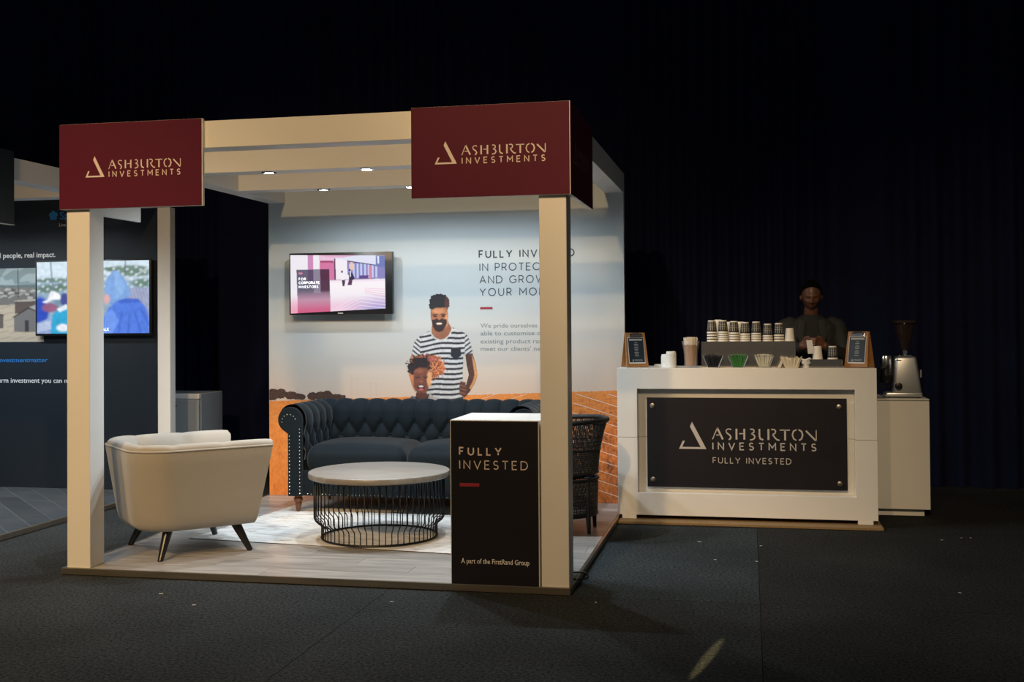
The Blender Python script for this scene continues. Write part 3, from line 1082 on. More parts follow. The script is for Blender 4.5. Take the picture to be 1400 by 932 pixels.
def corp_screen():
    c = Canvas(60, 1230, 78, 800, 4.0)
    X, Y = c.X, c.Y
    c.put(np.ones(X.shape), (240, 236, 244))
    c.put(np.clip((X - 60) / 800, 0, 1), (250, 240, 246), .6)
    c.poly([(280, 78), (345, 78), (350, 420), (280, 420)], (206, 140, 186))
    c.poly([(420, 78), (610, 78), (610, 160), (420, 150)], (236, 196, 220))
    c.poly([(425, 170), (605, 160), (608, 400), (425, 400)], (214, 120, 164))
    c.poly([(430, 150), (600, 150), (600, 175), (430, 170)], (160, 70, 110))
    c.poly([(610, 78), (1230, 78), (1230, 100), (1120, 210), (765, 145), (610, 120)], (226, 228, 246))
    c.poly([(420, 78), (900, 78), (700, 110), (560, 110)], (230, 176, 210))
    c.poly([(606, 120), (622, 120), (626, 400), (606, 400)], (92, 62, 96))
    c.poly([(765, 148), (1230, 225), (1230, 395), (850, 390), (770, 330)], (138, 132, 190))
    for x in range(790, 1120, 46):
        c.poly([(x, 185), (x + 24, 190), (x + 24, 375), (x, 375)], (198, 206, 244))
    c.poly([(808, 165), (838, 170), (842, 270), (808, 270)], (246, 196, 170))
    c.poly([(1036, 215), (1058, 215), (1058, 390), (1036, 390)], (230, 130, 150))
    c.poly([(765, 145), (1120, 205), (1120, 216), (765, 156)], (40, 40, 84))
    c.poly([(1120, 80), (1230, 80), (1230, 240), (1120, 225)], (112, 122, 184))
    c.poly([(1135, 90), (1160, 90), (1160, 190), (1140, 190)], (230, 236, 250))
    c.poly([(915, 345), (1030, 345), (1020, 390), (910, 390)], (96, 70, 140))
    c.put((Y > 400) & (X > 560) & (Y < 430), (236, 208, 232), .8)
    c.put(np.clip((Y - 380) / 60, 0, 1) * np.clip((600 - Y) / 120, 0, 1) * (X > 540), (252, 244, 248), .9)
    c.put(np.clip((Y - 600) / 120, 0, 1) * (X > 60), (240, 200, 222), .9)
    c.put(np.clip((Y - 580) / 200, 0, 1) * np.clip((X - 700) / 400, 0, 1), (150, 150, 214), .8)
    c.put(np.clip((Y - 560) / 220, 0, 1) * (X < 150), (240, 150, 176), .8)
    for k in range(6):
        c.line(560 + k * 20, 800 + k * 26, 920, 600 + k * 46, 5, (250, 236, 246))
        c.line(920, 600 + k * 46, 1240, 690 + k * 46 - 30, 6, (244, 246, 255))
    for k in range(4):
        c.line(980, 575 + k * 10 - k * 30, 1240, 640 - k * 34, 4, (236, 150, 190))
    c.line(420, 398, 1100, 392, 5, (120, 70, 110))
    # two walkers
    c.ell(702, 292, 11, 16, (60, 40, 60))
    c.poly([(688, 318), (720, 312), (738, 340), (722, 352), (722, 400), (692, 400)], (246, 240, 250))
    c.poly([(698, 400), (740, 400), (738, 440), (728, 480), (708, 480)], (70, 50, 80))
    c.ell(797, 272, 11, 16, (52, 36, 58))
    c.poly([(786, 300), (830, 305), (858, 380), (840, 400), (784, 395)], (50, 42, 82))
    c.poly([(800, 300), (812, 300), (808, 360), (798, 360)], (240, 236, 244))
    c.poly([(788, 395), (830, 398), (820, 470), (766, 470)], (92, 56, 92))
    # caption card
    c.poly([(135, 262), (545, 255), (556, 790), (150, 796)], (74, 66, 96), .92)
    c.poly([(345, 258), (430, 257), (440, 560), (350, 560)], (150, 140, 160), .75)
    c.poly([(430, 262), (543, 258), (550, 545), (436, 550)], (84, 34, 60), .8)
    c.put(np.clip((Y - 520) / 120, 0, 1) * ((X > 146) & (X < 555)), (196, 148, 172), .95)
    c.put(np.clip((Y - 640) / 130, 0, 1) * ((X > 146) & (X < 555)), (208, 92, 132), .95)
    c.poly([(162, 298), (212, 296), (212, 314), (162, 316)], (226, 140, 170))
    c.blur(1)
    return c


corp = television('wall_television', 'black television showing a pink corporate slide, mounted on the mural', (-2.765, -1.873, 1.547, 2.056, 2.77),
                  ((-2.755, 2.043), (-1.936, 2.024), (-1.932, 1.593), (-2.752, 1.558)), corp_screen, 0.045, 2.8845, None)
og = tuple(corp.location)
M_tvtext = emat('screen_caption', (1, 1, 1), 1.0)
for tx, z, w_ in (('FOR', 1.833, .060), ('CORPORATE', 1.802, .180), ('INVESTORS', 1.768, .168)):
    mb = stroke_text(tx, 0.0185, .2, plane_y(-2.680, z, 2.77 - .0020), MB(og), width=w_)
    mb.build('screen_caption', M_tvtext, corp, fixn=False)['kind'] = 'stuff'
mb = stroke_text('I' * 9, 0.009, .3, plane_y(-2.340, 1.5535, 2.77 - .0006), MB(og), width=.042)
mb.build('maker_badge', M_letter_white, corp, fixn=False)['kind'] = 'stuff'

# ------------------------------------------------------------------ dark plinth
pt = thing('display_plinth', 'white topped black plinth lettered FULLY INVESTED beside the front post', 'plinth', (-0.40, 0.24, H0))
og = tuple(pt.location)
wbox('body', M_white, pt, -0.654, -0.158, -0.008, 0.49, H0, 0.935, 0.0025)
MB(og).box(-0.649, -0.163, -0.0105, -0.0082, H0 + 0.002, 0.930).build('front_print', M_panel, pt)
yp = -0.0112
letters('FULLY', 0.0385, .20, plane_y(-0.600, 0.746, yp), .232, M_letter, pt, og)
letters('INVESTED', 0.0440, .115, plane_y(-0.600, 0.6695, yp), .378, M_letter, pt, og)
MB(og).box(-0.600, -0.490, yp - .0003, yp + .0003, 0.573, 0.591).build('red_bar', M_red, pt)
font_text('lettering', 'A part of the FirstRand Group', plane_y(-0.595, 0.155, yp), 0.380, 0.027, M_letter_white, pt, og, bold=0.008)

# ================================================================== NEIGHBOURING STAND (slate print)
NY = 2.955
nf = thing('exhibition_stand', 'white timber frame of the neighbouring slate-coloured stand at far left', 'frame', (-5.5, 1.5, H0))
wbox('post', M_white, nf, -4.21, -4.06, 0, 0.15, H0, HB, 0.0025)
wbox('post', M_white, nf, -7.06, -6.91, 0, 0.15, H0, HB, 0.0025)
wbox('post', M_white, nf, -4.045, -3.927, NY - 0.03, NY + 0.06, H0, HB, 0.0025)
wbox('front_beam', M_white, nf, -7.06, -4.06, 0, 0.15, HB, HT, 0.0025)
for yb in (1.0, 2.0):
    wbox('cross_beam', M_white, nf, -6.91, -4.21, yb, yb + 0.15, HB, HT, 0.0025)
for xb in (-7.06, -4.21):
    wbox('side_beam', M_white, nf, xb, xb + 0.15, 0.15, NY, HB, HT, 0.0025)
ns = thing('fascia_sign', 'dark navy fascia board with a white lower edge at the left picture edge', 'sign', (-5.0, 0.45, 2.174))
wbox('front_panel', M_nbwall, ns, -5.2, -4.03, -0.028, -0.002, 2.174, 2.686, 0.001)
wbox('side_panel', M_nbwall, ns, -4.056, -4.032, -0.002, 0.955, 2.174, 2.686, 0.001)
wbox('edge_strip', M_white, ns, -4.058, -4.029, -0.03, 0.957, 2.170, 2.174, 0)

npl = thing('stand_platform', 'low platform of slate grey diagonal planks in the neighbouring stand', 'platform', (-5.5, 1.4, 0))
wbox('deck', M_chip, npl, -7.06, -4.09, -0.012, NY, 0.002, 0.032, 0)
wbox('edge_trim', M_alu, npl, -4.09, -4.062, -0.03, NY, 0.002, H0 + 0.001, 0.003)
wbox('edge_trim', M_alu, npl, -7.06, -4.09, -0.03, -0.012, 0.002, H0 + 0.001, 0.003)
M_joint = mat('pale_joint', (0.20, 0.21, 0.22), 0.6)
wbox('joint_bed', M_joint, npl, -7.06, -4.09, -0.012, NY, 0.032, 0.0388, 0)


def clip_poly(poly, x0, x1, y0, y1):
    def cut(P, f, lim, ax, keep_less):
        out = []
        for i in range(len(P)):
            a, b = P[i], P[(i + 1) % len(P)]
            ia = (a[ax] <= lim) if keep_less else (a[ax] >= lim)
            ib = (b[ax] <= lim) if keep_less else (b[ax] >= lim)
            if ia:
                out.append(a)
            if ia != ib:
                t = (lim - a[ax]) / (b[ax] - a[ax])
                out.append((a[0] + t * (b[0] - a[0]), a[1] + t * (b[1] - a[1])))
        return out
    for lim, ax, kl in ((x0, 0, False), (x1, 0, True), (y0, 1, False), (y1, 1, True)):
        if poly:
            poly = cut(poly, None, lim, ax, kl)
    return poly


dw, dl, g = 0.182, 1.15, 0.0018
c45 = math.sqrt(.5)
for i in range(-30, 40):
    for j in range(-6, 8):
        # plank axis along (1,-1)/sqrt2, rows stacked along (1,1)/sqrt2
        a0 = j * dl + (i % 3) * dl / 3 + g
        b0 = i * dw + g
        q = []
        for aa, bb in ((a0, b0), (a0 + dl - 2 * g, b0), (a0 + dl - 2 * g, b0 + dw - 2 * g), (a0, b0 + dw - 2 * g)):
            q.append((-5.56 + (aa + bb) * c45, 1.40 + (-aa + bb) * c45))
        q = clip_poly(q, -7.05, -4.092, -0.01, NY - 0.002)
        if len(q) < 3:
            continue
        ar = abs(sum(q[k][0] * q[(k + 1) % len(q)][1] - q[(k + 1) % len(q)][0] * q[k][1] for k in range(len(q)))) / 2
        if ar < 0.004 or max(p[0] for p in q) < -6.2:
            continue
        n = len(q)
        vs = [(x + 5.5, y_ - 1.4, 0.0325) for x, y_ in q] + [(x + 5.5, y_ - 1.4, 0.040) for x, y_ in q]
        MB().add(vs, [tuple(range(n - 1, -1, -1)), tuple(range(n, 2 * n))] + [(k, (k + 1) % n, n + (k + 1) % n, n + k) for k in range(n)]).build('plank', M_plank_dark, npl)

for i, (x, y_) in enumerate(((-4.98, 2.075), (-5.60, 2.075), (-6.22, 2.075), (-4.98, 1.075), (-5.60, 1.075))):
    d = thing('downlight', 'recessed downlight of the slate stand under its %s' % ('rear beam, nearest the lounge|rear beam, at the middle|rear beam, farthest from the lounge|second beam, nearest the lounge|second beam, at the middle'.split('|')[i]), 'downlight', (x, y_, HB), group='downlights in the slate stand')
    MB().lathe([(0.050, -0.004), (0.050, 0.0), (0.036, 0.0), (0.034, -0.006), (0.044, -0.007), (0.050, -0.004)], seg=24, cap=False).build('bezel', M_chrome, d, smooth=True)
    MB().lathe([(0.0, -0.0025), (0.026, -0.0025), (0.034, -0.001), (0.034, 0.0)], seg=20, cap=False).build('lamp', M_lamp, d, smooth=True)
    l = spot('downlight_beam', (0, 0, -0.02), (0, 0.0, -1), 46, (0.85, 0.94, 1.0), 166, 1.0, 0.03)
    l.parent = d

nw = thing('printed_wall', 'dark slate printed back wall of the neighbouring stand with white and blue lettering', 'wall panel', (-5.5, NY, H0))
og = tuple(nw.location)
wbox('wall_panel', M_nbwall, nw, -7.06, -4.045, NY, NY + 0.05, H0, HT, 0.002)
yt = NY - 0.0012
M_blue = mat('blue_lettering', (0.025, 0.22, 0.62), 0.5)
font_text('slogan', 'Real people, real impact.', plane_y(-5.049, 2.083, yt), 0.655, 0.044, M_letter_white, nw, og, bold=0.02, align='right')
font_text('hashtag', '#investmentmatter', plane_y(-5.129, 1.151, yt), 0.535, 0.040, M_blue, nw, og, bold=0.0, align='right')
font_text('body_copy', 'the long-term investment you can make', plane_y(-5.885, 0.969, yt), 1.06, 0.042, M_letter_white, nw, og, bold=0.004)
font_text('brand_name', 'Sanlam', plane_y(-5.005, 2.414, yt), 0.28, 0.066, M_blue, nw, og, bold=0.01)
font_text('brand_line', 'Live with confidence', plane_y(-5.012, 2.352, yt), 0.36, 0.028, M_letter_white, nw, og)
em = MB(og)
for k in range(5):
    a = PI / 2 + k * 2 * PI / 5
    cx, cz = -5.07 + 0.026 * math.cos(a), 2.449 + 0.026 * math.sin(a)
    vs = [(cx + 0.019 * math.cos(b_ * PI / 5), yt, cz + 0.019 * math.sin(b_ * PI / 5)) for b_ in range(10)]
    em.add(vs, [tuple(range(10))])
em.add([(-5.07 + 0.022 * math.cos(b_ * PI / 5), yt - .0002, 2.449 + 0.022 * math.sin(b_ * PI / 5)) for b_ in range(10)], [tuple(range(10))])
em.build('brand_emblem', M_blue, nw, fixn=False)

# sepia settlement photograph printed beside the screen
c = Canvas(-60, 404, 172, 848, 4.0)
X, Y = c.X, c.Y
c.put(np.ones(X.shape), (150, 140, 128))
c.put((Y < 350).astype(float), (134, 150, 152))
cl = np.sin(X * .021 + np.sin(Y * .03) * 2) + np.sin(Y * .045 + X * .008) + .6 * np.sin(X * .06 + Y * .05)
c.put(((Y < 350) & (cl > .3)).astype(float), (172, 184, 184), .8)
c.put(((Y > 325) & (Y < 350)).astype(float), (92, 102, 104), .8)
c.put(((Y > 350) & (Y < 470)).astype(float), (120, 118, 112))
for k in range(26):
    x, y_ = -60 + (k * 79) % 440, 350 + (k * 37) % 95
    c.poly([(x, y_ + 14), (x + 22, y_), (x + 60, y_ + 12), (x + 60, y_ + 24), (x, y_ + 26)], ((176, 172, 164), (86, 84, 84), (140, 134, 126))[k % 3])
for (x, y_, w_, h_) in ((-40, 430, 130, 80), (80, 420, 90, 80), (170, 405, 80, 60)):
    c.poly([(x, y_ + h_ * .35), (x + w_ * .7, y_), (x + w_, y_ + h_ * .45), (x + w_, y_ + h_), (x, y_ + h_)], (110, 106, 102))
    c.poly([(x, y_ + h_ * .38), (x + w_ * .68, y_), (x + w_ * .5, y_ - 8), (x - 6, y_ + h_ * .2)], (160, 158, 152))
c.put((Y > 510).astype(float), (176, 164, 146))
c.put(((Y > 510) & (np.sin(X * .05 + Y * .2) + np.sin(Y * .11) > .9)).astype(float), (150, 138, 122), .6)
c.poly([(-60, 600), (30, 600), (30, 720), (-60, 730)], (92, 84, 80))
c.poly([(-60, 570), (40, 600), (34, 610), (-60, 590)], (60, 56, 58))
c.poly([(140, 470), (330, 470), (330, 560), (140, 590)], (84, 72, 68))
c.poly([(130, 470), (330, 455), (330, 475), (140, 480)], (176, 166, 154))
c.poly([(128, 620), (265, 535), (330, 570), (330, 760), (132, 755)], (104, 102, 102))
c.poly([(108, 625), (265, 528), (330, 560), (330, 572), (265, 545), (130, 625)], (48, 46, 50))
c.poly([(265, 530), (330, 510), (330, 560)], (150, 152, 154))
c.poly([(230, 652), (265, 650), (265, 755), (230, 755)], (44, 46, 52))
c.line(164, 180, 170, 440, 7, (52, 52, 56))
c.blur(2)
c.speckle(.05)
c.build('settlement_photo', lambda X_, Y_: (-5.165 - (404 - X_) * 0.001083, np.full_like(X_, yt), 1.989 - (Y_ - 172) * 0.000972), M_print, nw, og, cut=False)


def crowd_screen():
    c = Canvas(230, 952, 398, 858, 3.0)
    X, Y = c.X, c.Y
    c.put(np.ones(X.shape), (214, 232, 244))
    c.put(np.clip((Y - 480) / 60, 0, 1), (150, 176, 196))
    for (cx, cy, rx, ry) in ((330, 515, 110, 14), (310, 570, 90, 26), (380, 560, 60, 20), (820, 450, 140, 22), (860, 480, 110, 20), (905, 540, 60, 26), (700, 450, 40, 14), (560, 500, 120, 20)):
        c.ell(cx, cy, rx, ry, (96, 126, 108), .9, soft=.5, rough=.05)
    c.put(((np.sin(X * .11) * np.sin(Y * .13 + X * .03) > .55) & (Y > 430) & (Y < 600)).astype(float), (232, 242, 250), .7)
    c.line(320, 400, 335, 580, 8, (110, 130, 150))
    c.line(803, 400, 800, 470, 7, (96, 110, 130))
    c.line(330, 560, 470, 500, 8, (120, 140, 150))
    c.line(820, 520, 950, 445, 6, (220, 232, 238))
    c.put(((Y > 570) & (X > 820)).astype(float), (150, 158, 190))
    for k in range(8):
        c.line(820 + k * 20, 570, 850 + k * 20, 700, 3, (190, 196, 220))
    # seated workers, soft and bright
    c.ell(250, 710, 60, 90, (40, 76, 190), soft=.3)
    c.ell(320, 690, 55, 30, (150, 96, 130), soft=.4)
    c.ell(370, 640, 34, 40, (120, 150, 170), soft=.4)
    c.poly([(262, 655), (300, 640), (318, 592), (345, 584), (376, 604), (400, 638), (370, 640), (330, 640), (295, 662)], (244, 246, 252))
    c.ell(410, 640, 26, 44, (70, 80, 150), soft=.3)
    c.poly([(330, 740), (380, 690), (470, 680), (560, 720), (570, 858), (310, 858)], (46, 168, 214))
    c.poly([(360, 700), (420, 670), (450, 690), (380, 720)], (226, 240, 250))
    c.ell(400, 820, 40, 24, (236, 242, 250), soft=.4)
    c.poly([(230, 790), (330, 750), (320, 858), (230, 858)], (150, 170, 214))
    for k in range(4):
        c.line(236, 800 + k * 14, 320, 780 + k * 14, 5, (224, 232, 246))
    c.poly([(480, 640), (640, 610), (660, 858), (480, 858)], (70, 120, 190))
    c.ell(560, 640, 46, 56, (160, 110, 110), soft=.3)
    c.ell(560, 605, 56, 30, (240, 240, 248), soft=.3)
    # hooded figure
    c.poly([(650, 858), (660, 760), (700, 690), (760, 645), (880, 640), (930, 690), (952, 760), (952, 858)], (84, 126, 226))
    c.poly([(672, 560), (690, 500), (722, 462), (750, 458), (790, 500), (822, 560), (836, 620), (800, 640), (745, 652), (710, 690), (690, 650), (676, 610)], (128, 168, 226))
    c.poly([(730, 470), (752, 460), (776, 500), (806, 580), (750, 640), (735, 560)], (150, 190, 240), .7)
    c.poly([(745, 655), (800, 636), (880, 640), (905, 660), (780, 668)], (66, 104, 206))
    c.ell(684, 640, 20, 30, (222, 170, 170), soft=.4)
    c.poly([(668, 740), (720, 700), (760, 780), (720, 858), (660, 858)], (118, 160, 244), .8)
    for (xa, ya, xb, yb_) in ((860, 720, 900, 850), (780, 720, 760, 850), (830, 740, 820, 850), (900, 700, 948, 800)):
        c.line(xa, ya, xb, yb_, 14, (62, 98, 200), .6)
    c.c *= (0.82 + 0.36 * smooth_noise(X.shape, 12))[..., None] * (0.94 + 0.12 * smooth_noise(X.shape, 3))[..., None]
    c.blur(5)
    c.c = np.clip(c.c, 0, 1)
    return c


nbtv = television('wall_television', 'black television showing people in blue hoods, on the slate wall', (-5.212, -4.094, 1.384, 2.048, 2.90),
                  ((-5.196, 2.034), (-4.110, 2.034), (-4.110, 1.404), (-5.196, 1.404)), crowd_screen, 0.03, NY - 0.002)
font_text('screen_caption', 'WALK', plane_y(-4.60, 1.425, 2.90 - .0022), 0.11, 0.028, M_tvtext, nbtv, tuple(nbtv.location))

# little grey fridge in the gap between the stands
fr_ = thing('bar_fridge', 'small pale grey fridge standing in the gap between the stands', 'fridge', (-4.17, 3.65, 0))
wbox('cabinet', M_fridge, fr_, -4.42, -3.905, 3.44, 3.87, 0.02, 0.85, 0.006)
d_ = wbox('door', M_fridge, fr_, -4.42, -3.908, 3.395, 3.435, 0.05, 0.80, 0.008)
wbox('top_band', M_white, fr_, -4.42, -3.905, 3.400, 3.44, 0.803, 0.85, 0.004)
wbox('handle', M_black, d_, -4.20, -4.12, 3.380, 3.396, 0.735, 0.747, 0.003, org=(-4.17, 3.65, 0))
for x in (-4.40, -3.95):
    for y_ in (3.46, 3.82):
        wbox('foot', M_black, fr_, x, x + .03, y_, y_ + .03, 0, 0.021, 0)

# ================================================================== LOUNGE
# rug
ra = math.radians(-6.2)
rug = thing('area_rug', 'pale silvery grey rug under the coffee table and sofa front', 'rug', (-2.715, 0.955, H0), ra)
P = []
NXr, NYr = 150, 110
for i in range(NYr + 1):
    row = []
    for j in range(NXr + 1):
        u, v = 2.30 * j / NXr, 1.68 * i / NYr
        e = min(u, 2.30 - u, v, 1.68 - v)
        z = 0.0075 * min(1, e / 0.008) + 0.0025 * mnoise.noise((u * 16, v * 40, 0)) * min(1, e / .03)
        wob = 0.004 * math.sin(u * 9 + v * 7)
        row.append((u + wob * (1 if v in (0,) else .3), v + 0.005 * math.sin(u * 5), max(z, 0.0005)))
    P.append(row)


def rug_mat():
    m = bpy.data.materials.new('silver_pile')
    m.use_nodes = True
    nt = m.node_tree
    b = nt.nodes['Principled BSDF']
    b.inputs['Roughness'].default_value = 0.9
    b.inputs['Sheen Weight'].default_value = 0.3
    tc = nt.nodes.new('ShaderNodeTexCoord')
    mp = nt.nodes.new('ShaderNodeMapping')
    mp.inputs['Scale'].default_value = (3.0, 9, 1)
    nt.links.new(tc.outputs['Object'], mp.inputs[0])
    n = nt.nodes.new('ShaderNodeTexNoise')
    n.inputs['Scale'].default_value = 1.6
    n.inputs['Detail'].default_value = 9
    n.inputs['Roughness'].default_value = 0.7
    n.inputs['Distortion'].default_value = 1.2
    nt.links.new(mp.outputs[0], n.inputs['Vector'])
    rp = nt.nodes.new('ShaderNodeValToRGB')
    rp.color_ramp.elements[0].position = 0.33
    rp.color_ramp.elements[0].color = (0.36, 0.33, 0.29, 1)
    rp.color_ramp.elements[1].position = 0.52
    rp.color_ramp.elements[1].color = (0.76, 0.75, 0.73, 1)
    nt.links.new(n.outputs['Fac'], rp.inputs[0])
    nt.links.new(rp.outputs[0], b.inputs['Base Color'])
    n2 = nt.nodes.new('ShaderNodeTexNoise')
    n2.inputs['Scale'].default_value = 260
    nt.links.new(tc.outputs['Object'], n2.inputs['Vector'])
    bp = nt.nodes.new('ShaderNodeBump')
    bp.inputs['Strength'].default_value = 0.7
    bp.inputs['Distance'].default_value = 0.004
    nt.links.new(n2.outputs['Fac'], bp.inputs['Height'])
    nt.links.new(bp.outputs[0], b.inputs['Normal'])
    return m


MB().grid(P).build('pile', rug_mat(), rug, smooth=True, angle=180)
MB().tube([(0, 0.0, .003), (2.3, 0.0, .003)], 0.003, 6).build('bound_edge', mat('rug_binding', (0.10, 0.09, 0.085), 0.9), rug)
RZ = H0 + 0.0085     # rug surface

# coffee table
ct = thing('coffee_table', 'round bleached oak coffee table on a black wire cage base', 'table', (-1.468, 1.205, RZ))
zt = 0.49 - RZ
MB().lathe([(0.0, zt - .040), (0.460, zt - .040), (0.4665, zt - .037), (0.470, zt - .033), (0.470, zt - .006), (0.467, zt - .002), (0.463, zt), (0.0, zt)], seg=72).build('tabletop', M_tabletop, ct, smooth=True, angle=40)
RO, RI = 0.432, 0.383
ringpts = lambda r_, z_: [(r_ * math.cos(2 * PI * k / 64), r_ * math.sin(2 * PI * k / 64), z_) for k in range(64)]
MB().tube(ringpts(RI, 0.008), 0.007, 8, closed=True).build('foot_ring', M_satin_black, ct, smooth=True)
MB().tube(ringpts(RO, zt - .046), 0.006, 8, closed=True).build('top_ring', M_satin_black, ct, smooth=True)
wire = MB().tube([(RO, 0, zt - .046), (RO, 0, .142), (RO - .006, 0, .126), (RO - .016, 0, .115), (RI + .016, 0, .103), (RI + .006, 0, .094), (RI, 0, .078), (RI, 0, .008)], 0.0036, 6).mesh('wire')
wire.polygons.foreach_set('use_smooth', [True] * len(wire.polygons))
wire.materials.append(M_satin_black)
for k in range(60):
    o = obj('wire', wire, None, ct)
    o.rotation_euler = (0, 0, 2 * PI * k / 60)

# chesterfield sofa
so = thing('chesterfield_sofa', 'dark teal velvet chesterfield sofa with button tufted back and turned legs', 'sofa', (-1.55, 2.44, RZ))
OG = (-1.55, 2.44, RZ)


def tuft_disp(s, t, w=0.138, h=0.10, t0=0.150, ttop=0.250, amp=0.030, fade_end=0.42):
    if t <= ttop:
        u = s / w + (t - t0) / (2 * h)
        v = s / w - (t - t0) / (2 * h)
        d = (abs(math.sin(PI * u)) * abs(math.sin(PI * v))) ** 0.42
        nd = min(math.hypot((s / w - round(s / w)) * w, t - t0), math.hypot((s / w - .5 - round(s / w - .5)) * w, t - ttop))
        d *= min(1, 0.35 + nd / 0.035)
        return amp * d
    k = max(0.0, min(1.0, (0.56 - t) / 0.14))
    d = abs(math.sin(PI * (s / w - .5))) ** 0.45
    nd = math.hypot((s / w - .5 - round(s / w - .5)) * w, t - ttop)
    return amp * (0.30 + 0.70 * d) * k * min(1, 0.30 + nd / 0.04)


def profile(zb, zc, r, n=14, lean=0.0):
    """inner face from (0, zb) up and over a roll; d is measured outward, away from the seat"""
    pts = []
    zs = zc - 0.02
    for i in range(22):
        pts.append((lean * i / 21, zb + (zs - zb) * i / 21))
    for i in range(1, n + 1):
        a = PI - (PI * 1.42) * i / n
        pts.append((lean + r + r * math.cos(a), zc + r * math.sin(a)))
    return pts


def tufted(length, prof, s0, fn_map, amp=0.03):
    T = [0]
    for a, b in zip(prof, prof[1:]):
        T.append(T[-1] + math.hypot(b[0] - a[0], b[1] - a[1]))
    ns_ = max(8, int(length / 0.0075))
    G = []
    for i in range(len(prof)):
        a, b = prof[max(i - 1, 0)], prof[min(i + 1, len(prof) - 1)]
        tx, tz = b[0] - a[0], b[1] - a[1]
        l = math.hypot(tx, tz)
        nx_, nz = -tz / l, tx / l
        row = []
        for j in range(ns_ + 1):
            s = length * j / ns_
            d = tuft_disp(s + s0, T[i], amp=amp)
            row.append(fn_map(s, prof[i][0] + nx_ * d, prof[i][1] + nz * d))
        G.append(row)
    return G


def densify(p, step=0.012):
    out = [p[0]]
    for a, b in zip(p, p[1:]):
        n = max(1, int(math.hypot(b[0] - a[0], b[1] - a[1]) / step))
        for k in range(1, n + 1):
            out.append((a[0] + (b[0] - a[0]) * k / n, a[1] + (b[1] - a[1]) * k / n))
    return out


# back: inner face at y = 2.62, roll towards the wall
bp_ = densify(profile(0.44, 0.738, 0.098))
g = tufted(1.70, bp_, 0.0, lambda s, d, z: (-2.40 + s, 2.63 + d, z), amp=0.040)
bk = MB(OG).grid(g)
bk.build('tufted_back', M_velvet, so, smooth=True, angle=180, fixn=False)
MB(OG).box(-2.44, -0.66, 2.66, 2.80, 0.17, 0.70).build('back_frame', M_velvet, so, 0.01)
ap = densify(profile(0.44, 0.745, 0.098))
for sgn, xi in ((-1, -2.352), (1, -0.748)):
    g = tufted(0.66, ap, 0.03, lambda s, d, z: (xi + sgn * d, 2.035 + s, z), amp=0.030)
    arm = MB(OG).grid(g).build('tufted_arm', M_velvet, so, smooth=True, angle=180, fixn=False)
    cxs = xi + sgn * 0.098
    # scroll front and the post below it
    poly = [(cxs + 0.098 * math.cos(math.radians(a)), 0.745 + 0.098 * math.sin(math.radians(a))) for a in (range(0, 236, 12) if sgn < 0 else range(180, -56, -12))]
    neck = xi + sgn * 0.118
    poly = [(xi + sgn * 0.004, 0.17)] + poly + [(neck, 0.64), (neck, 0.17)]
    MB(OG).prism_y(poly, 2.026, 2.052).build('scroll_panel', M_velvet, so, 0.004)
    MB(OG).box(min(xi + sgn * 0.01, neck), max(xi + sgn * 0.01, neck), 2.05, 2.72, 0.17, 0.70).build('arm_frame', M_velvet, so, 0.006)


def round_box(x0, x1, y0, y1, z0, z1, r, crown, n=14, org=(0, 0, 0)):
    hx, hy, hz = (x1 - x0) / 2, (y1 - y0) / 2, (z1 - z0) / 2
    cx, cy, cz = (x0 + x1) / 2, (y0 + y1) / 2, (z0 + z1) / 2
    bm = bmesh.new()
    bmesh.ops.create_cube(bm, size=2)
    bmesh.ops.subdivide_edges(bm, edges=bm.edges[:], cuts=n, use_grid_fill=True)
    for v in bm.verts:
        # push the cuts towards the edges so that the rounding is well sampled
        p = [math.copysign(abs(c_) ** 0.55, c_) for c_ in v.co]
        P_ = Vector((p[0] * hx, p[1] * hy, p[2] * hz))
        Q = Vector((max(-hx + r, min(hx - r, P_.x)), max(-hy + r, min(hy - r, P_.y)), max(-hz + r, min(hz - r, P_.z))))
        D = P_ - Q
        if D.length > 1e-9:
            P_ = Q + D.normalized() * r
        if p[2] > 0:
            P_.z += crown * (1 - p[0] ** 2) ** .6 * (1 - p[1] ** 2) ** .6 * p[2]
        v.co = (P_.x + cx - org[0], P_.y + cy - org[1], P_.z + cz - org[2])
    me = bpy.data.meshes.new('cushion')
    bm.to_mesh(me)
    bm.free()
    return me


for xa, xb in ((-2.335, -1.553), (-1.547, -0.765)):
    obj('seat_cushion', round_box(xa, xb, 2.025, 2.625, 0.345, 0.540, 0.075, 0.050, org=OG), M_velvet, so, smooth=True)
MB(OG).box(-2.40, -0.70, 2.045, 2.66, 0.172, 0.36).build('seat_rail', M_velvet, so, 0.012, smooth=True)
btn = MB().lathe([(0.0, 0.0), (0.006, 0.0), (0.010, 0.003), (0.008, 0.006), (0.0, 0.007)], seg=10).mesh('button')
btn.polygons.foreach_set('use_smooth', [True] * len(btn.polygons))
btn.materials.append(M_velvet)
for k in range(1, 14):
    for row, zz in ((0, 0.59), (1, 0.69)):
        x = -2.40 + 0.138 * (k + 0.5 * row)
        if x < -0.76:
            o = obj('button', btn, None, so)
            o.location = (x - OG[0], 2.626 - OG[1], zz - OG[2])
            o.rotation_euler = (PI / 2, 0, 0)
nails = MB(OG)


def nail(x, y_, z):
    r_ = 0.0042
    nails.add([(x - r_, y_, z), (x, y_, z + r_), (x + r_, y_, z), (x, y_, z - r_), (x, y_ - r_ * .8, z)], [(0, 1, 4), (1, 2, 4), (2, 3, 4), (3, 0, 4)])


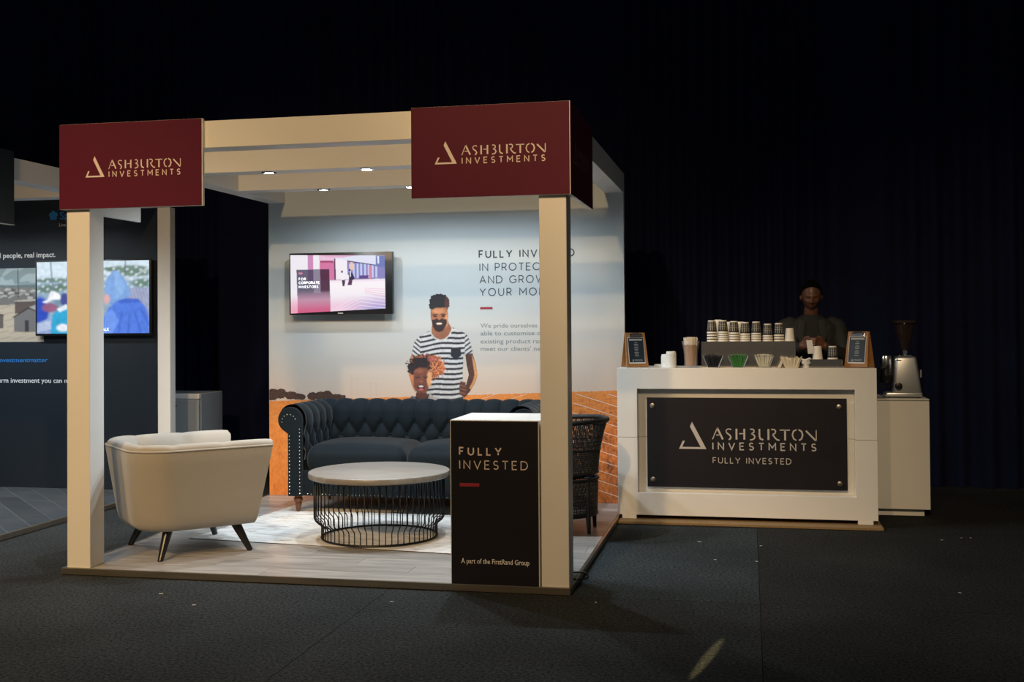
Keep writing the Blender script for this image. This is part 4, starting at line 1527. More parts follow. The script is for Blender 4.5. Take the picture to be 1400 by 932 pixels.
for sgn, xi in ((-1, -2.352), (1, -0.748)):
    cxs = xi + sgn * 0.098
    for k in range(19):
        z = 0.19 + k * 0.027
        nail(xi + sgn * 0.022, 2.0255, z)
        if z < 0.63:
            nail(xi + sgn * 0.104, 2.0255, z)
    for k in range(7):
        a = math.radians(20 + k * 28)
        nail(cxs - sgn * 0.055 * math.cos(a) + sgn * .01, 2.0255, 0.735 + 0.052 * math.sin(a))
for k in range(54):
    nail(-2.32 + k * 0.0295, 2.0445, 0.186)
nt_ = nails.build('nailhead_trim', M_nail, so, fixn=False)
nt_['kind'] = 'stuff'
for x in (-2.412, -0.688):
    for y_, zb in ((2.09, 0), (2.74, H0 - RZ)):
        b_ = zb
        MB().lathe([(0.012, b_), (0.016, b_ + .004), (0.019, .03), (0.027, .058), (0.021, .066), (0.030, .075), (0.036, .095), (0.026, .110), (0.035, .117), (0.036, .1265)], (x - OG[0], y_ - OG[1], 0), 18).build('turned_leg', M_turned, so, smooth=True)

# upholstered tub chair
tc_ = thing('tub_armchair', 'beige linen tub armchair with channelled back and black splayed legs', 'armchair', (-2.57, 0.675, H0), math.radians(46.2))
B0 = -H0


def upath(h, off, n_arm=16, n_c=12, n_b=16):
    """U-shaped plan at flare h, moved inwards by off: list of (x, y, arclength)"""
    b = 0.352 + 0.085 * h - off
    xb = -0.395 - 0.065 * h + off
    xf = 0.310 + 0.080 * h
    R = max(0.06, 0.22 - off * .8)
    pts = []
    for i in range(n_arm):
        pts.append((xf + (xb + R - xf) * i / n_arm, -b))
    for i in range(n_c):
        a = -PI / 2 - (PI / 2) * i / n_c
        pts.append((xb + R + R * math.cos(a), -b + R + R * math.sin(a)))
    for i in range(n_b):
        pts.append((xb, (-b + R) + (2 * b - 2 * R) * i / n_b))
    for i in range(n_c):
        a = PI - (PI / 2) * i / n_c
        pts.append((xb + R + R * math.cos(a), b - R + R * math.sin(a)))
    for i in range(n_arm + 1):
        pts.append((xb + R + (xf - xb - R) * i / n_arm, b))
    return pts


NST = len(upath(0, 0))
sec_out = [(.13, .203), (.07, .205), (.035, .213), (.014, .232), (.004, .262), (0, .31), (0, .42), (0, .52), (0, .62), (0, .690), (.004, .704), (.016, .708)]
sec_in = [(.012, .708), (.012, .716), (.020, .732), (.036, .744), (.058, .747), (.082, .740), (.100, .722), (.110, .69), (.116, .62), (.118, .52), (.118, .42), (.118, .36)]


def sweep(sec, channel=False):
    G = []
    for o_, z in sec:
        h = (z - .2) / .5
        row = []
        pts = upath(h, o_)
        for i, (x, y_) in enumerate(pts):
            dz = 0
            ox = oy = 0
            if channel:
                ph_ = i / (NST - 1) * 9.0
                f_ = abs(math.sin(PI * ph_)) ** 0.35 - 1
                dz = 0.006 * f_ if o_ > .015 and z > .7 else 0
                if o_ > .09:
                    c_ = Vector((0.0 - x, -y_)).normalized() * (0.020 * f_)
                    ox, oy = -c_.x * -1, -c_.y * -1
            row.append((x + ox, y_ + oy, z + dz + B0))
        G.append(row)
    return G


go = sweep(sec_out)
so_ = MB().grid(go)
shell = so_.build('outer_shell', M_linen, tc_, smooth=True, angle=60)
gi = sweep(sec_in, True)
MB().grid(gi).build('channelled_back', M_linen, tc_, smooth=True, angle=60)
# arm fronts
for e in (0, -1):
    loop = [r_[e] for r_ in go] + [r_[e] for r_ in gi]
    cen = Vector((sum(p[0] for p in loop) / len(loop) + 0.006, sum(p[1] for p in loop) / len(loop), sum(p[2] for p in loop) / len(loop)))
    n = len(loop)
    MB().add(loop + [tuple(cen)], [(i, (i + 1) % n, n) for i in range(n)]).build('arm_front', M_linen, tc_, smooth=True, angle=60)
pp = upath((.708 - .2) / .5, .004)
MB().tube([(x, y_, .7085 + B0) for x, y_ in pp], 0.0065, 8).build('piping', M_linen, tc_, smooth=True)
MB().box(-0.20, 0.318, -0.240, 0.240, 0.204 + B0, 0.31 + B0).build('seat_base', M_linen, tc_, 0.03, smooth=True, segs=4)
obj('seat_cushion', round_box(-0.29, 0.365, -0.305, 0.305, 0.30 + B0, 0.425 + B0, 0.05, 0.02, 12), M_linen, tc_, smooth=True)
for sx in (-1, 1):
    for sy in (-1, 1):
        MB().tube([(sx * .215, sy * .245, .212 + B0), (sx * .285, sy * .318, 0.0)], [.031, .017], 14).build('leg', M_legs, tc_, smooth=True, angle=50)

# black cane tub chair behind the front post
wc = thing('cane_tub_chair', 'black woven cane tub chair behind the front corner post', 'armchair', (-0.415, 1.71, H0))


def ring_r(z):          # wall radius at height z above ground
    if z > 0.44:
        return 0.348 + 0.067 * ((z - 0.44) / 0.36) ** 1.8
    return 0.338 + 0.010 * (z - 0.15) / 0.29


def rim_z(ph_):         # rim drops a little towards the open front (-X)
    a = abs(ph_) / math.radians(140)
    return 0.800 - 0.10 * max(0, a - .25) ** 1.6


def wp(ph_, z):
    r_ = ring_r(z)
    return (r_ * math.cos(ph_), r_ * 0.86 * math.sin(ph_), z - H0)


AR = math.radians(140)
rimp = [wp(AR * (2 * k / 60 - 1), rim_z(AR * (2 * k / 60 - 1))) for k in range(61)]
MB().tube(rimp, 0.017, 10).build('rim', M_wicker, wc, smooth=True)
for zz in (0.44, 0.60):
    MB().tube([wp(AR * (2 * k / 60 - 1), zz + (rim_z(AR * (2 * k / 60 - 1)) - .8) * (zz - .44) / .36) for k in range(61)], 0.008, 6).build('band', M_wicker, wc, smooth=True)
for zz in (0.16, 0.40):
    MB().tube([wp(2 * PI * k / 60, zz) for k in range(60)], 0.011, 6, closed=True).build('band', M_wicker, wc, smooth=True)
wv = MB()
for k in range(46):
    for sgn in (-1, 1):
        p0 = AR * (2 * k / 45 - 1)
        line_ = []
        for q in range(13):
            f_ = q / 12
            ph_ = p0 + sgn * 0.42 * f_
            if abs(ph_) > AR:
                break
            zt_ = rim_z(ph_)
            line_.append(wp(ph_, 0.44 + (zt_ - 0.44) * f_))
        if len(line_) > 2:
            wv.tube(line_, 0.0042, 4)
for k in range(120):
    ph_ = AR * (2 * k / 119 - 1)
    wv.tube([wp(ph_, 0.44 + (rim_z(ph_) - 0.44) * q / 6) for q in range(7)], 0.0042, 4)
for zz in list(np.arange(0.455, 0.60, 0.014)) + [0.63, 0.66, 0.69]:
    wv.tube([wp(AR * (2 * k / 50 - 1), zz) for k in range(51)], 0.0045, 4)
w1 = wv.build('woven_back', M_wicker, wc, smooth=True, angle=60)
w1['kind'] = 'stuff'
wv = MB()
for zz in np.arange(0.175, 0.39, 0.021):
    wv.tube([wp(2 * PI * k / 60, zz) for k in range(60)], 0.0048, 4, closed=True)
for k in range(130):
    ph_ = 2 * PI * k / 130
    wv.tube([wp(ph_, 0.15 + 0.25 * q / 5) for q in range(6)], 0.0048, 4)
    for sgn in (-1, 1):
        if k % 2 == 0:
            wv.tube([wp(ph_ + sgn * 0.3 * q / 6, 0.16 + 0.24 * q / 6) for q in range(7)], 0.0048, 4)
w2 = wv.build('woven_skirt', M_wicker, wc, smooth=True, angle=60)
w2['kind'] = 'stuff'
MB().lathe([(0.0, 0.37), (0.285, 0.37), (0.292, 0.385), (0.285, 0.405), (0.0, 0.40)], seg=40).build('seat', M_wicker, wc, smooth=True)
for a in (28, 152, 208, 332):
    a = math.radians(a + 0)
    x, y_ = 0.332 * math.cos(a), 0.30 * math.sin(a)
    MB().tube([(x, y_, 0.38), (x * 1.02, y_ * 1.02, 0.12), (x * 1.04, y_ * 1.04, 0.0)], [0.019, 0.018, 0.012], 10).build('leg', M_wicker, wc, smooth=True)

# loose cable end at the corner post
cb_ = MB().tube([(0.02 + 0.05 * math.sin(k * .55), 0.17 + 0.10 * math.sin(k * .28), H0 + 0.006 + (0.02 if 3 < k < 9 else 0)) for k in range(12)], 0.0045, 8).build('power_cable', M_black, None, smooth=True)
tag(cb_, 'short loop of black cable on the platform edge behind the corner post', 'cable')

# ================================================================== COFFEE BAR
CY = 2.328
cn = thing('coffee_counter', 'white framed coffee bar counter with recessed dark logo panel', 'counter', (0.92, CY + 0.22, 0))
og = tuple(cn.location)
x0, x1 = 0.0, 1.838
xi0, xi1, zi0, zi1 = 0.147, 1.688, 0.214, 0.974
SEAM = 0.618
# the front frame comes in a lower and an upper section


for nm, parts in (('lower_frame', [(x0, xi0, 0.05, SEAM - .001), (xi1, x1, 0.05, SEAM - .001), (xi0, xi1, 0.05, zi0)]), ('upper_frame', [(x0, xi0, SEAM + .001, 1.127), (xi1, x1, SEAM + .001, 1.127), (xi0, xi1, zi1, 1.127)])):
    if nm == 'lower_frame':
        poly = [(x0, .05), (x1, .05), (x1, SEAM - .0012), (xi1, SEAM - .0012), (xi1, zi0), (xi0, zi0), (xi0, SEAM - .0012), (x0, SEAM - .0012)]
    else:
        poly = [(x0, SEAM + .0012), (xi0, SEAM + .0012), (xi0, zi1), (xi1, zi1), (xi1, SEAM + .0012), (x1, SEAM + .0012), (x1, 1.127), (x0, 1.127)]
    MB(og).prism_y(poly, CY, CY + 0.075).build(nm, M_counter, cn, 0.0015, segs=1)
wbox('recess_panel', M_counter, cn, xi0 - .02, xi1 + .02, CY + 0.075, CY + 0.095, 0.06, SEAM - .001, 0.001)
wbox('recess_panel', M_counter, cn, xi0 - .02, xi1 + .02, CY + 0.075, CY + 0.095, SEAM + .001, 1.10, 0.001)
wbox('side', M_counter, cn, x0, x0 + .02, CY + 0.0755, CY + 0.46, 0.05, 1.105, 0.001)
wbox('side', M_counter, cn, x1 - .02, x1, CY + 0.0755, CY + 0.46, 0.05, 1.105, 0.001)
wbox('worktop', M_counter, cn, x0, x1, CY + 0.0755, CY + 0.46, 1.105, 1.127, 0.001)
wbox('shelf', M_counter, cn, x0 + .021, x1 - .021, CY + 0.096, CY + 0.45, 0.40, 0.42, 0.001)
pn = wbox('logo_panel', M_panel, cn, 0.214, 1.636, CY + 0.040, CY + 0.048, 0.253, 0.909, 0.001)
for x in (0.255, 1.582):
    for z in (0.848, 0.307 if x < 1 else 0.300):
        sc_o = MB(og).cyl_y(x, z, CY + 0.030, CY + 0.074, 0.0185, 20).build('standoff_screw', M_screw, pn, 0.002, smooth=True, angle=40)
logo('logo', plane_y(0.447, 0.5345, CY + 0.0392), 0.000784, pn, og, mat('silver_letter', (0.50, 0.46, 0.42), 0.45), tagline=True)
ch = MB(og)
for k in range(9):
    z = 0.262 + k * 0.036
    ribbon(ch, [(1.14 + .04 * k, z - .0), (1.36, z + .066 - .012 * k), (1.628, z - .004)], 0.0011, plane_y(0, 0, CY + 0.0393))
ch.build('chevron_lines', mat('faint_line', (0.035, 0.032, 0.036), 0.4), pn, fixn=False)
for x in (0.03, 1.70):
    wbox('foot', M_counter, cn, x, x + .105, CY + 0.0, CY + 0.05, 0.021, 0.05, 0.002)
    wbox('foot', M_counter, cn, x, x + .105, CY + 0.40, CY + 0.45, 0.021, 0.05, 0.002)
bb = wbox('base_board', M_chip, None, 0.012, 1.862, CY - 0.115, CY + 0.50, 0.002, 0.020, 0.002)
tag(bb, 'raw chipboard sheet lying under the coffee bar counter', 'board')
bb2 = None

# side cabinet
cb = thing('side_cabinet', 'low white cabinet with recessed base beside the coffee bar', 'cabinet', (2.06, 3.14, 0))
wbox('carcass', M_counter, cb, 1.86, 2.266, 2.875, 3.42, 0.052, 0.868, 0.002)
wbox('plinth_base', M_counter, cb, 1.87, 2.228, 2.905, 3.40, 0.001, 0.0515, 0.001)
wbox('front_panel', M_counter, cb, 1.865, 2.266, 2.860, 2.8745, 0.055, 0.860, 0.0015)
wbox('top_panel', M_counter, cb, 1.855, 2.268, 2.858, 3.42, 0.8685, 0.876, 0.001)

# coffee grinder
gz = 0.877
gr = thing('coffee_grinder', 'silver coffee grinder with smoked bean hopper on the side cabinet', 'grinder', (2.13, 3.05, gz))
Yg = 3.05
def tri_body(x0b, x1b, x0t, x1t, zb, zt_, yb, yt_):
    return MB((2.13, Yg, gz)).hexa([(x0b, Yg - yb, zb), (x1b, Yg - yb, zb), (x1b, Yg + yb, zb), (x0b, Yg + yb, zb)], [(x0t, Yg - yt_, zt_), (x1t, Yg - yt_, zt_), (x1t, Yg + yt_, zt_), (x0t, Yg + yt_, zt_)])
tri_body(2.022, 2.235, 2.045, 2.198, gz + .022, gz + .315, .085, .070).build('body', M_grinder, gr, 0.022, smooth=True, angle=50, segs=4)
tri_body(1.965, 2.238, 1.972, 2.236, gz + .008, gz + .045, .088, .086).build('base', M_grinder, gr, 0.012, smooth=True, angle=50, segs=3)
for x in (1.99, 2.21):
    for y_ in (2.985, 3.115):
        MB((2.13, Yg, gz)).lathe([(.012, 0), (.012, .010), (0, .010)], (x, y_, gz), 12).build('rubber_foot', M_black, gr)
GC = (2.122, Yg, gz)
MB((2.13, Yg, gz)).lathe([(.062, .315), (.062, .324), (.054, .330), (.030, .332), (.022, .336), (.020, .362), (0.0, .362)], GC, 28).build('collar', M_chrome, gr, smooth=True, angle=40)
hp = MB((2.13, Yg, gz)).lathe([(.022, .358), (.026, .368), (.040, .42), (.064, .50), (.078, .556), (.080, .560)], GC, 32, cap=False).build('hopper', M_hopper, gr, smooth=True)
MB((2.13, Yg, gz)).lathe([(0, .362), (.020, .362), (.034, .41), (.052, .475), (0.0, .49)], GC, 24).build('beans', M_beans, hp, smooth=True)
MB((2.13, Yg, gz)).lathe([(.0, .560), (.086, .560), (.096, .568), (.096, .584), (.086, .590), (0.0, .592)], GC, 32).build('hopper_lid', M_hopper, gr, smooth=True, angle=40)
# doser chamber, fork and knob
MB((2.13, Yg, gz)).lathe([(.040, .165), (.044, .17), (.044, .30), (.038, .318), (0, .318)], (1.985, Yg, gz), 28).build('doser', M_steel, gr, smooth=True, angle=40)
MB((2.13, Yg, gz)).lathe([(.0, .105), (.030, .105), (.048, .125), (.050, .165), (0, .165)], (1.985, Yg, gz), 24).build('doser_funnel', M_black, gr, smooth=True, angle=40)
MB((2.13, Yg, gz)).tube([(1.985, Yg - .03, gz + .23), (1.945, Yg - .075, gz + .225), (1.925, Yg - .09, gz + .222)], [.012, .010, .014], 10).build('dosing_lever', M_black, gr, smooth=True)
MB((2.13, Yg, gz)).box(1.945, 2.03, Yg - .02, Yg + .02, gz + .165, gz + .178).build('chamber_bracket', M_black, gr, 0.003)
MB((2.13, Yg, gz)).tube([(2.03, Yg, gz + .075), (1.99, Yg - .03, gz + .085), (1.935, Yg - .035, gz + .092)], [.008, .008, .008], 8).build('portafilter_fork', M_satin_black, gr, smooth=True)
MB((2.13, Yg, gz)).cyl_y(2.062, gz + .092, Yg - .112, Yg - .078, .026, 24).build('knob', M_black, gr, 0.004, smooth=True, angle=40)
MB((2.13, Yg, gz)).box(2.228, 2.240, Yg - .02, Yg + .02, gz + .15, gz + .21).build('switch_plate', M_grinder, gr, 0.003)
MB((2.13, Yg, gz)).box(2.05, 2.085, Yg - .0752, Yg - .073, gz + .282, gz + .288).build('badge', M_black, gr)
# a second tray edge by the grinder
tr = wbox('steel_saucer', M_steel, None, 1.90, 1.965, 2.90, 2.96, 0.877, 0.885, 0.002)
tag(tr, 'little steel tray beside the grinder on the side cabinet', 'tray')

TOP = 1.1275
# wooden A-frame menu boards
def menu_board(label, x, y_, rz):
    t = thing('menu_board', label, 'menu board', (x, y_, TOP), rz, 'wooden clip menu boards on the counter')
    W_, Hh, ln = 0.160, 0.262, math.radians(13)
    def leaf(sgn):
        c_, s_ = math.cos(ln), math.sin(ln)
        m_ = MB()
        base_y = sgn * 0.062
        # a tapered board: wider at the foot
        def pt(u, v, w):
            return (u, base_y - sgn * (v * s_) + w * c_ * sgn, v * c_ + w * s_ + 0.0015)
        q = [(-W_ / 2 - .006, 0), (W_ / 2 + .006, 0), (W_ / 2 - .004, Hh), (-W_ / 2 + .004, Hh)]
        return m_.hexa([pt(u, v, 0) for u, v in q], [pt(u, v, .009) for u, v in q]), pt
    m_, pt = leaf(-1)
    m_.build('front_leaf', M_wood_board, t, 0.0015, segs=1)
    m2, _ = leaf(1)
    m2.build('rear_leaf', M_wood_board, t, 0.0015, segs=1)
    def plate(u0, u1, v0, v1, w0, w1):
        return MB().hexa([pt(u0, v0, w0), pt(u1, v0, w0), pt(u1, v1, w0), pt(u0, v1, w0)], [pt(u0, v0, w1), pt(u1, v0, w1), pt(u1, v1, w1), pt(u0, v1, w1)])
    plate(-.063, .063, .028, .225, .009, .0095).build('card_border', M_paper, t)
    cd = plate(-.060, .060, .036, .222, .0095, .0100).build('menu_card', mat('menu_card', (0.020, 0.030, 0.042), 0.35), t)
    fr2 = lambda u, v: pt(u, v, .0104)
    tm_ = MB()
    ribbon(tm_, [(-.050, .208), (.050, .208)], .013, fr2)
    for k_, w_ in enumerate((.020, .032, .026, .036, .030, .024, .034, .028, .032)):
        ribbon(tm_, [(-w_ / 2, .186 - k_ * .0125), (w_ / 2, .186 - k_ * .0125)], .0035, fr2)
    tm_.build('card_print', mat('card_print', (0.42, 0.44, 0.45), 0.5), cd, fixn=False)
    logo('logo', lambda u, v: pt(-.040 + u, .045 + v, .0104), 0.000064, cd, (0, 0, 0), M_letter_white, small=True)
    plate(-.048, .048, .226, .246, .009, .016).build('clip', M_chrome, t, 0.002)
    MB().tube([pt(-.05, .248, .014), pt(-.02, .254, .018), pt(.02, .254, .018), pt(.05, .248, .014)], .0045, 8).build('clip_spring', M_chrome, t, smooth=True)
    return t


menu_board('wooden clip board with dark menu card at the counter end by the mural', 0.118, 2.47, math.radians(24))
menu_board('wooden clip board with dark menu card at the counter end by the grinder', 1.735, 2.47, math.radians(-27))

# paper cups: rim down
def cup_mesh(h=0.095, r0=0.0365, r1=0.0275):
    p = [(r0 - .001, 0.0), (r0 + .0012, .001), (r0 + .0012, .0045), (r0 - .0002, .006)]
    p += [(r0 + (r1 - r0) * z / h, z) for z in (.02, .05, .08, h - .002)]
    p += [(r1 - .001, h), (r1 - .004, h), (r1 - .0045, h - .006), (0, h - .006)]
    me = MB().lathe(p, seg=22, cap=False).mesh('paper_cup')
    me.polygons.foreach_set('use_smooth', [True] * len(me.polygons))
    me.set_sharp_from_angle(angle=math.radians(40))
    me.materials.append(M_cup_white)
    return me


CUP = cup_mesh()
BAND = MB().lathe([(0.0365 - .009 * .137 + .0006, .0125), (0.0365 - .009 * .92 + .0006, .088)], seg=22, cap=False).mesh('sleeve')
BAND.polygons.foreach_set('use_smooth', [True] * len(BAND.polygons))
BAND.materials.append(M_cup_black)
pr = MB()
for k in range(14):
    a = 2 * PI * k / 14
    rr = lambda z: 0.0365 - .009 * z / .095 + .0011
    for (za, zb) in ((.024, .044), (.048, .058), (.064, .080)):
        vs = []
        for dz, da in ((za, -.045), (za, .045), (zb, .045), (zb, -.045)):
            vs.append((rr(dz) * math.cos(a + da), rr(dz) * math.sin(a + da), dz))
        pr.add(vs, [(0, 1, 2, 3)])
for zz in (.046, .061, .083):
    n = 28
    vs = [(rr(zz) * math.cos(2 * PI * k / n), rr(zz) * math.sin(2 * PI * k / n), zz) for k in range(n)] + [(rr(zz + .0018) * math.cos(2 * PI * k / n), rr(zz + .0018) * math.sin(2 * PI * k / n), zz + .0018) for k in range(n)]
    pr.add(vs, [(k, (k + 1) % n, n + (k + 1) % n, n + k) for k in range(n)])
PRINT = pr.mesh('cup_print', fixn=False)
PRINT.materials.append(mat('cup_print', (0.52, 0.50, 0.46), 0.5))


def cup(x, y_, z, label, group, sleeve=False, rot=0.0, name='paper_cup'):
    o = bpy.data.objects.new(name, CUP)
    col.objects.link(o)
    o.location = (x, y_, z)
    o.rotation_euler = (0, 0, rot)
    tag(o, label, 'cup', group)
    if sleeve:
        s_ = obj('sleeve', BAND, None, o)
        if sleeve != 'plain':
            obj('sleeve_print', PRINT, None, s_)
    return o


# brushed steel riser
bx = thing('steel_riser', 'brushed steel box on the counter carrying stacks of paper cups', 'riser', (0.95, 2.50, TOP))
wbox('front_plate', M_steel, bx, 0.614, 1.286, 2.415, 2.419, TOP, 1.318, 0.0008)
wbox('top_plate', M_steel, bx, 0.614, 1.286, 2.4195, 2.600, 1.314, 1.318, 0.0008)
wbox('side_plate', M_steel, bx, 0.614, 0.618, 2.4195, 2.600, TOP, 1.3135, 0)
wbox('side_plate', M_steel, bx, 1.282, 1.286, 2.4195, 2.600, TOP, 1.3135, 0)
RT = 1.3183
stk = [(0.690, 3, .020), (0.770, 4, .0155), (0.850, 3, .018), (0.930, 3, .0155), (1.010, 3, .0165), (1.092, 2, .0165), (1.172, 2, .0185)]
ordn = ['nearest the stirrer jar', 'second from the stirrer jar', 'third from the stirrer jar', 'middle of the row', 'third from the barista', 'second from the barista', 'nearest the barista']
for i, (x, n, d) in enumerate(stk):
    for k in range(n):
        cup(x, 2.468, RT + k * d, '%s nested paper cup in the front cup stack, %s' % (('lowest', 'second lowest', 'third lowest', 'fourth lowest')[k], ordn[i]), 'nested cups on the riser', 'plain')
    cup(x, 2.468, RT + n * d, 'black sleeved paper cup topping the front cup stack, %s' % ordn[i], 'sleeved cups on the riser', True, i * 1.1)
for i, (x, n, d) in enumerate([(0.735, 4, .0165), (0.815, 3, .0165), (0.895, 3, .0165)]):
    for k in range(n + 1):
        cup(x, 2.550, RT + k * d, '%s plain cup of the half hidden rear stack, %s' % (('lowest', 'second lowest', 'third lowest', 'fourth lowest', 'fifth lowest')[k], ('nearest the stirrer jar', 'middle of the rear row', 'nearest the barista')[i]), 'rear cup stacks on the riser')
cup(1.248, 2.468, RT, 'single plain white paper cup at the riser end by the barista', 'plain white cups')

# stacked lids by the menu board
LID = MB().lathe([(.036, 0), (.0385, .001), (.0385, .006), (.036, .008), (.0345, .020), (.031, .022), (.0295, .018), (0, .018)], seg=22, cap=False).mesh('cup_lid')
LID.polygons.foreach_set('use_smooth', [True] * len(LID.polygons))
LID.set_sharp_from_angle(angle=math.radians(40))
LID.materials.append(mat('white_plastic_lid', (0.82, 0.82, 0.79), 0.4))
for (x, y_, n, lb) in ((0.392, 2.42, 14, 'white plastic lid in the taller lid stack beside the stirrer jar'), (0.352, 2.475, 11, 'white plastic lid in the shorter lid stack beside the menu board')):
    for k in range(n):
        o = bpy.data.objects.new('cup_lid', LID)
        col.objects.link(o)
        o.location = (x, y_, TOP + k * 0.0075)
        tag(o, lb, 'lid', 'stacked lids on the counter')
pb = wbox('paper_pad', M_paper, None, 0.255, 0.315, 2.56, 2.72, TOP, TOP + .016, 0.001)
tag(pb, 'small white paper pad on the counter behind the lid stacks', 'paper pad')

# stirrers in a clear jar
jr = thing('stirrer_jar', 'clear flared jar packed with wooden stirrers on the counter', 'jar', (0.536, 2.43, TOP))
MB().lathe([(.0, .001), (.048, .001), (.050, .006), (.050, .10), (.058, .15), (.068, .195), (.066, .195), (.056, .15), (.048, .10), (.0475, .008), (0, .008)], seg=32, cap=False).build('vessel', M_glass, jr, smooth=True, angle=50)
STIR = MB().box(-.003, .003, -.0009, .0009, 0, .150).box(-.0035, .0035, -.0014, .0014, .151, .205).mesh('stirrer')
STIR.materials.append(M_stir)
STIR.materials.append(M_stirtip)
for p in STIR.polygons:
    if p.center.z > .15:
        p.material_index = 1
for k in range(64):
    a = k * 2.399963
    rr_ = math.sqrt((k + .5) / 64)
    o = bpy.data.objects.new('wooden_stirrer', STIR)
    col.objects.link(o)
    bx_, by_ = 0.038 * rr_ * math.cos(a), 0.038 * rr_ * math.sin(a)
    tilt = 0.075 * rr_
    o.rotation_euler = (Vector((math.cos(a) * math.sin(tilt), math.sin(a) * math.sin(tilt), math.cos(tilt)))).to_track_quat('Z', 'Y').to_euler()
    o.location = (0.536 + bx_, 2.43 + by_, TOP + .011 + 0.012 * ((k * 7) % 5) / 5)
    tag(o, 'thin wooden stirrer standing in the clear jar', 'stirrer', 'wooden stirrers in the jar')

# sachet baskets
def basket(label, x, y_=2.375, w_top=.142, w_bot=.072, h=.088):
    t = thing('sachet_basket', label, 'basket', (x, y_, TOP))
    a, b = w_top / 2, w_bot / 2
    da, db = .045, .030
    MB().box(-b, b, -db, db, 0.0005, .004).build('floor_plate', M_glass, t)
    for (p, q) in (((-b, -db), (-a, -da)), ((b, -db), (a, -da)), ((b, db), (a, da)), ((-b, db), (-a, da))):
        MB().tube([(p[0], p[1], .002), (q[0], q[1], h)], .0024, 6).build('corner_rod', M_chrome, t, smooth=True)
    MB().tube([(-a, -da, h), (a, -da, h), (a, da, h), (-a, da, h)], .0024, 6, closed=True).build('rim_rod', M_chrome, t)
    MB().tube([(-b, -db, .003), (b, -db, .003), (b, db, .003), (-b, db, .003)], .0024, 6, closed=True).build('foot_rod', M_chrome, t)
    return t


def sachets(x, m, label, group, y_=2.375):
    me = MB().box(-.0032, .0032, -.0016, .0016, 0, .090).mesh('sachet', 0.001, 1)
    me.materials.append(m)
    for k in range(30):
        row, c_ = divmod(k, 10)
        o = bpy.data.objects.new('sachet', me)
        col.objects.link(o)
        f_ = (c_ - 4.5) / 4.5
        tilt = 0.36 * f_
        o.location = (x + 0.029 * f_, y_ + (row - 1) * 0.018, TOP + .006 + .006 * ((k * 5) % 4) / 4)
        o.rotation_euler = (0.16 * (1 - row) + random.uniform(-.05, .05), tilt, random.uniform(-.6, .6))
        tag(o, label, 'sachet', group)


M_sblack = mat('black_sachet', (0.012, 0.014, 0.020), 0.3)
M_sgreen = mat('green_sachet', (0.045, 0.20, 0.045), 0.45, var=.25, vscale=90)
M_swhite = mat('white_sachet', (0.62, 0.60, 0.48), 0.5, var=.15, vscale=90)
for x, m, nm in ((0.700, M_sblack, 'black'), (0.879, M_sgreen, 'green'), (1.060, M_swhite, 'white')):
    basket('small clear basket holding %s sugar sachets in front of the riser' % nm, x)
    sachets(x, m, '%s sugar sachet standing in its own basket' % nm, '%s sachets' % nm)
# filter papers in a cream tray
ft = thing('filter_tray', 'small cream tray of crumpled paper at the riser end', 'tray', (1.255, 2.37, TOP))
G = []
for i in range(9):
    row = []
    for j in range(17):
        f_, e = j / 16 * 2 - 1, i / 8
        w_ = .045 + .032 * e
        zz = .078 * e + (.010 * math.sin(j * 1.7) * e) - .016 * e * math.exp(-((f_ + .1) / .25) ** 2)
        row.append((f_ * w_, -.03 - .015 * e + .006 * math.sin(j * 2.1) * e, max(zz, 0.001)))
    G.append(row)
MB().grid(G).grid([[(p[0], -p[1], p[2] * .95) for p in r_] for r_ in G]).add([(-.045, -.03, .001), (.045, -.03, .001), (.045, .03, .001), (-.045, .03, .001)], [(0, 1, 2, 3)]).build('tray', M_cream, ft, smooth=True, fixn=False)
MB().box(-.03, .045, -.024, .024, .004, .070).build('paper_stack', M_cream, ft, 0.01, smooth=True)
fl = MB().hexa([(-.098, -.03, .001), (-.075, -.03, .001), (-.075, .03, .001), (-.098, .03, .001)], [(-.060, -.03, .076), (-.045, -.03, .078), (-.045, .03, .078), (-.060, .03, .076)]).build('folded_flap', M_cream, ft, 0.003)
G = []
for i in range(8):
    G.append([(0.012 * math.cos(j * .8) * (1 + i * .12) + .004 * math.sin(i * 2 + j), 0.016 * math.sin(j * .8) * (1 + i * .08), .0005 + i * .0095 * (1 + .12 * math.sin(j * 1.9))) for j in range(9)])
nk = MB().grid(G[::-1]).build('paper_napkin', M_paper, None, smooth=True)
nk.location = (1.357, 2.37, TOP)
nk.scale = (1.5, 1, 1)
tag(nk, 'crumpled white paper napkin on the counter below the barista', 'napkin')

# low steel tray with two cups
lt = wbox('low_steel_tray', M_steel, None, 1.325, 1.615, 2.40, 2.56, TOP, 1.186, 0.003)
tag(lt, 'low steel block on the counter carrying two paper cups', 'tray')
cup(1.443, 2.455, 1.1865, 'single plain white paper cup on the low steel block', 'plain white cups')
cup(1.548, 2.455, 1.1865, 'black sleeved paper cup on the low steel block by the menu board', None, True, .4)

# ================================================================== BARISTA
PX, PYp = 1.435, 3.12
pb_ = MB()


def ball(mb, c, r, seg=12, sc3=(1, 1, 1)):
    n = seg // 2
    prof = []
    vs, fs = [], []
    for i in range(n + 1):
        th = PI * i / n
        for k in range(seg):
            ph_ = 2 * PI * k / seg
            vs.append((c[0] + r * sc3[0] * math.sin(th) * math.cos(ph_), c[1] + r * sc3[1] * math.sin(th) * math.sin(ph_), c[2] + r * sc3[2] * math.cos(th)))
    for i in range(n):
        for k in range(seg):
            k2 = (k + 1) % seg
            fs.append((i * seg + k, (i + 1) * seg + k, (i + 1) * seg + k2, i * seg + k2))
    mb.add(vs, fs)


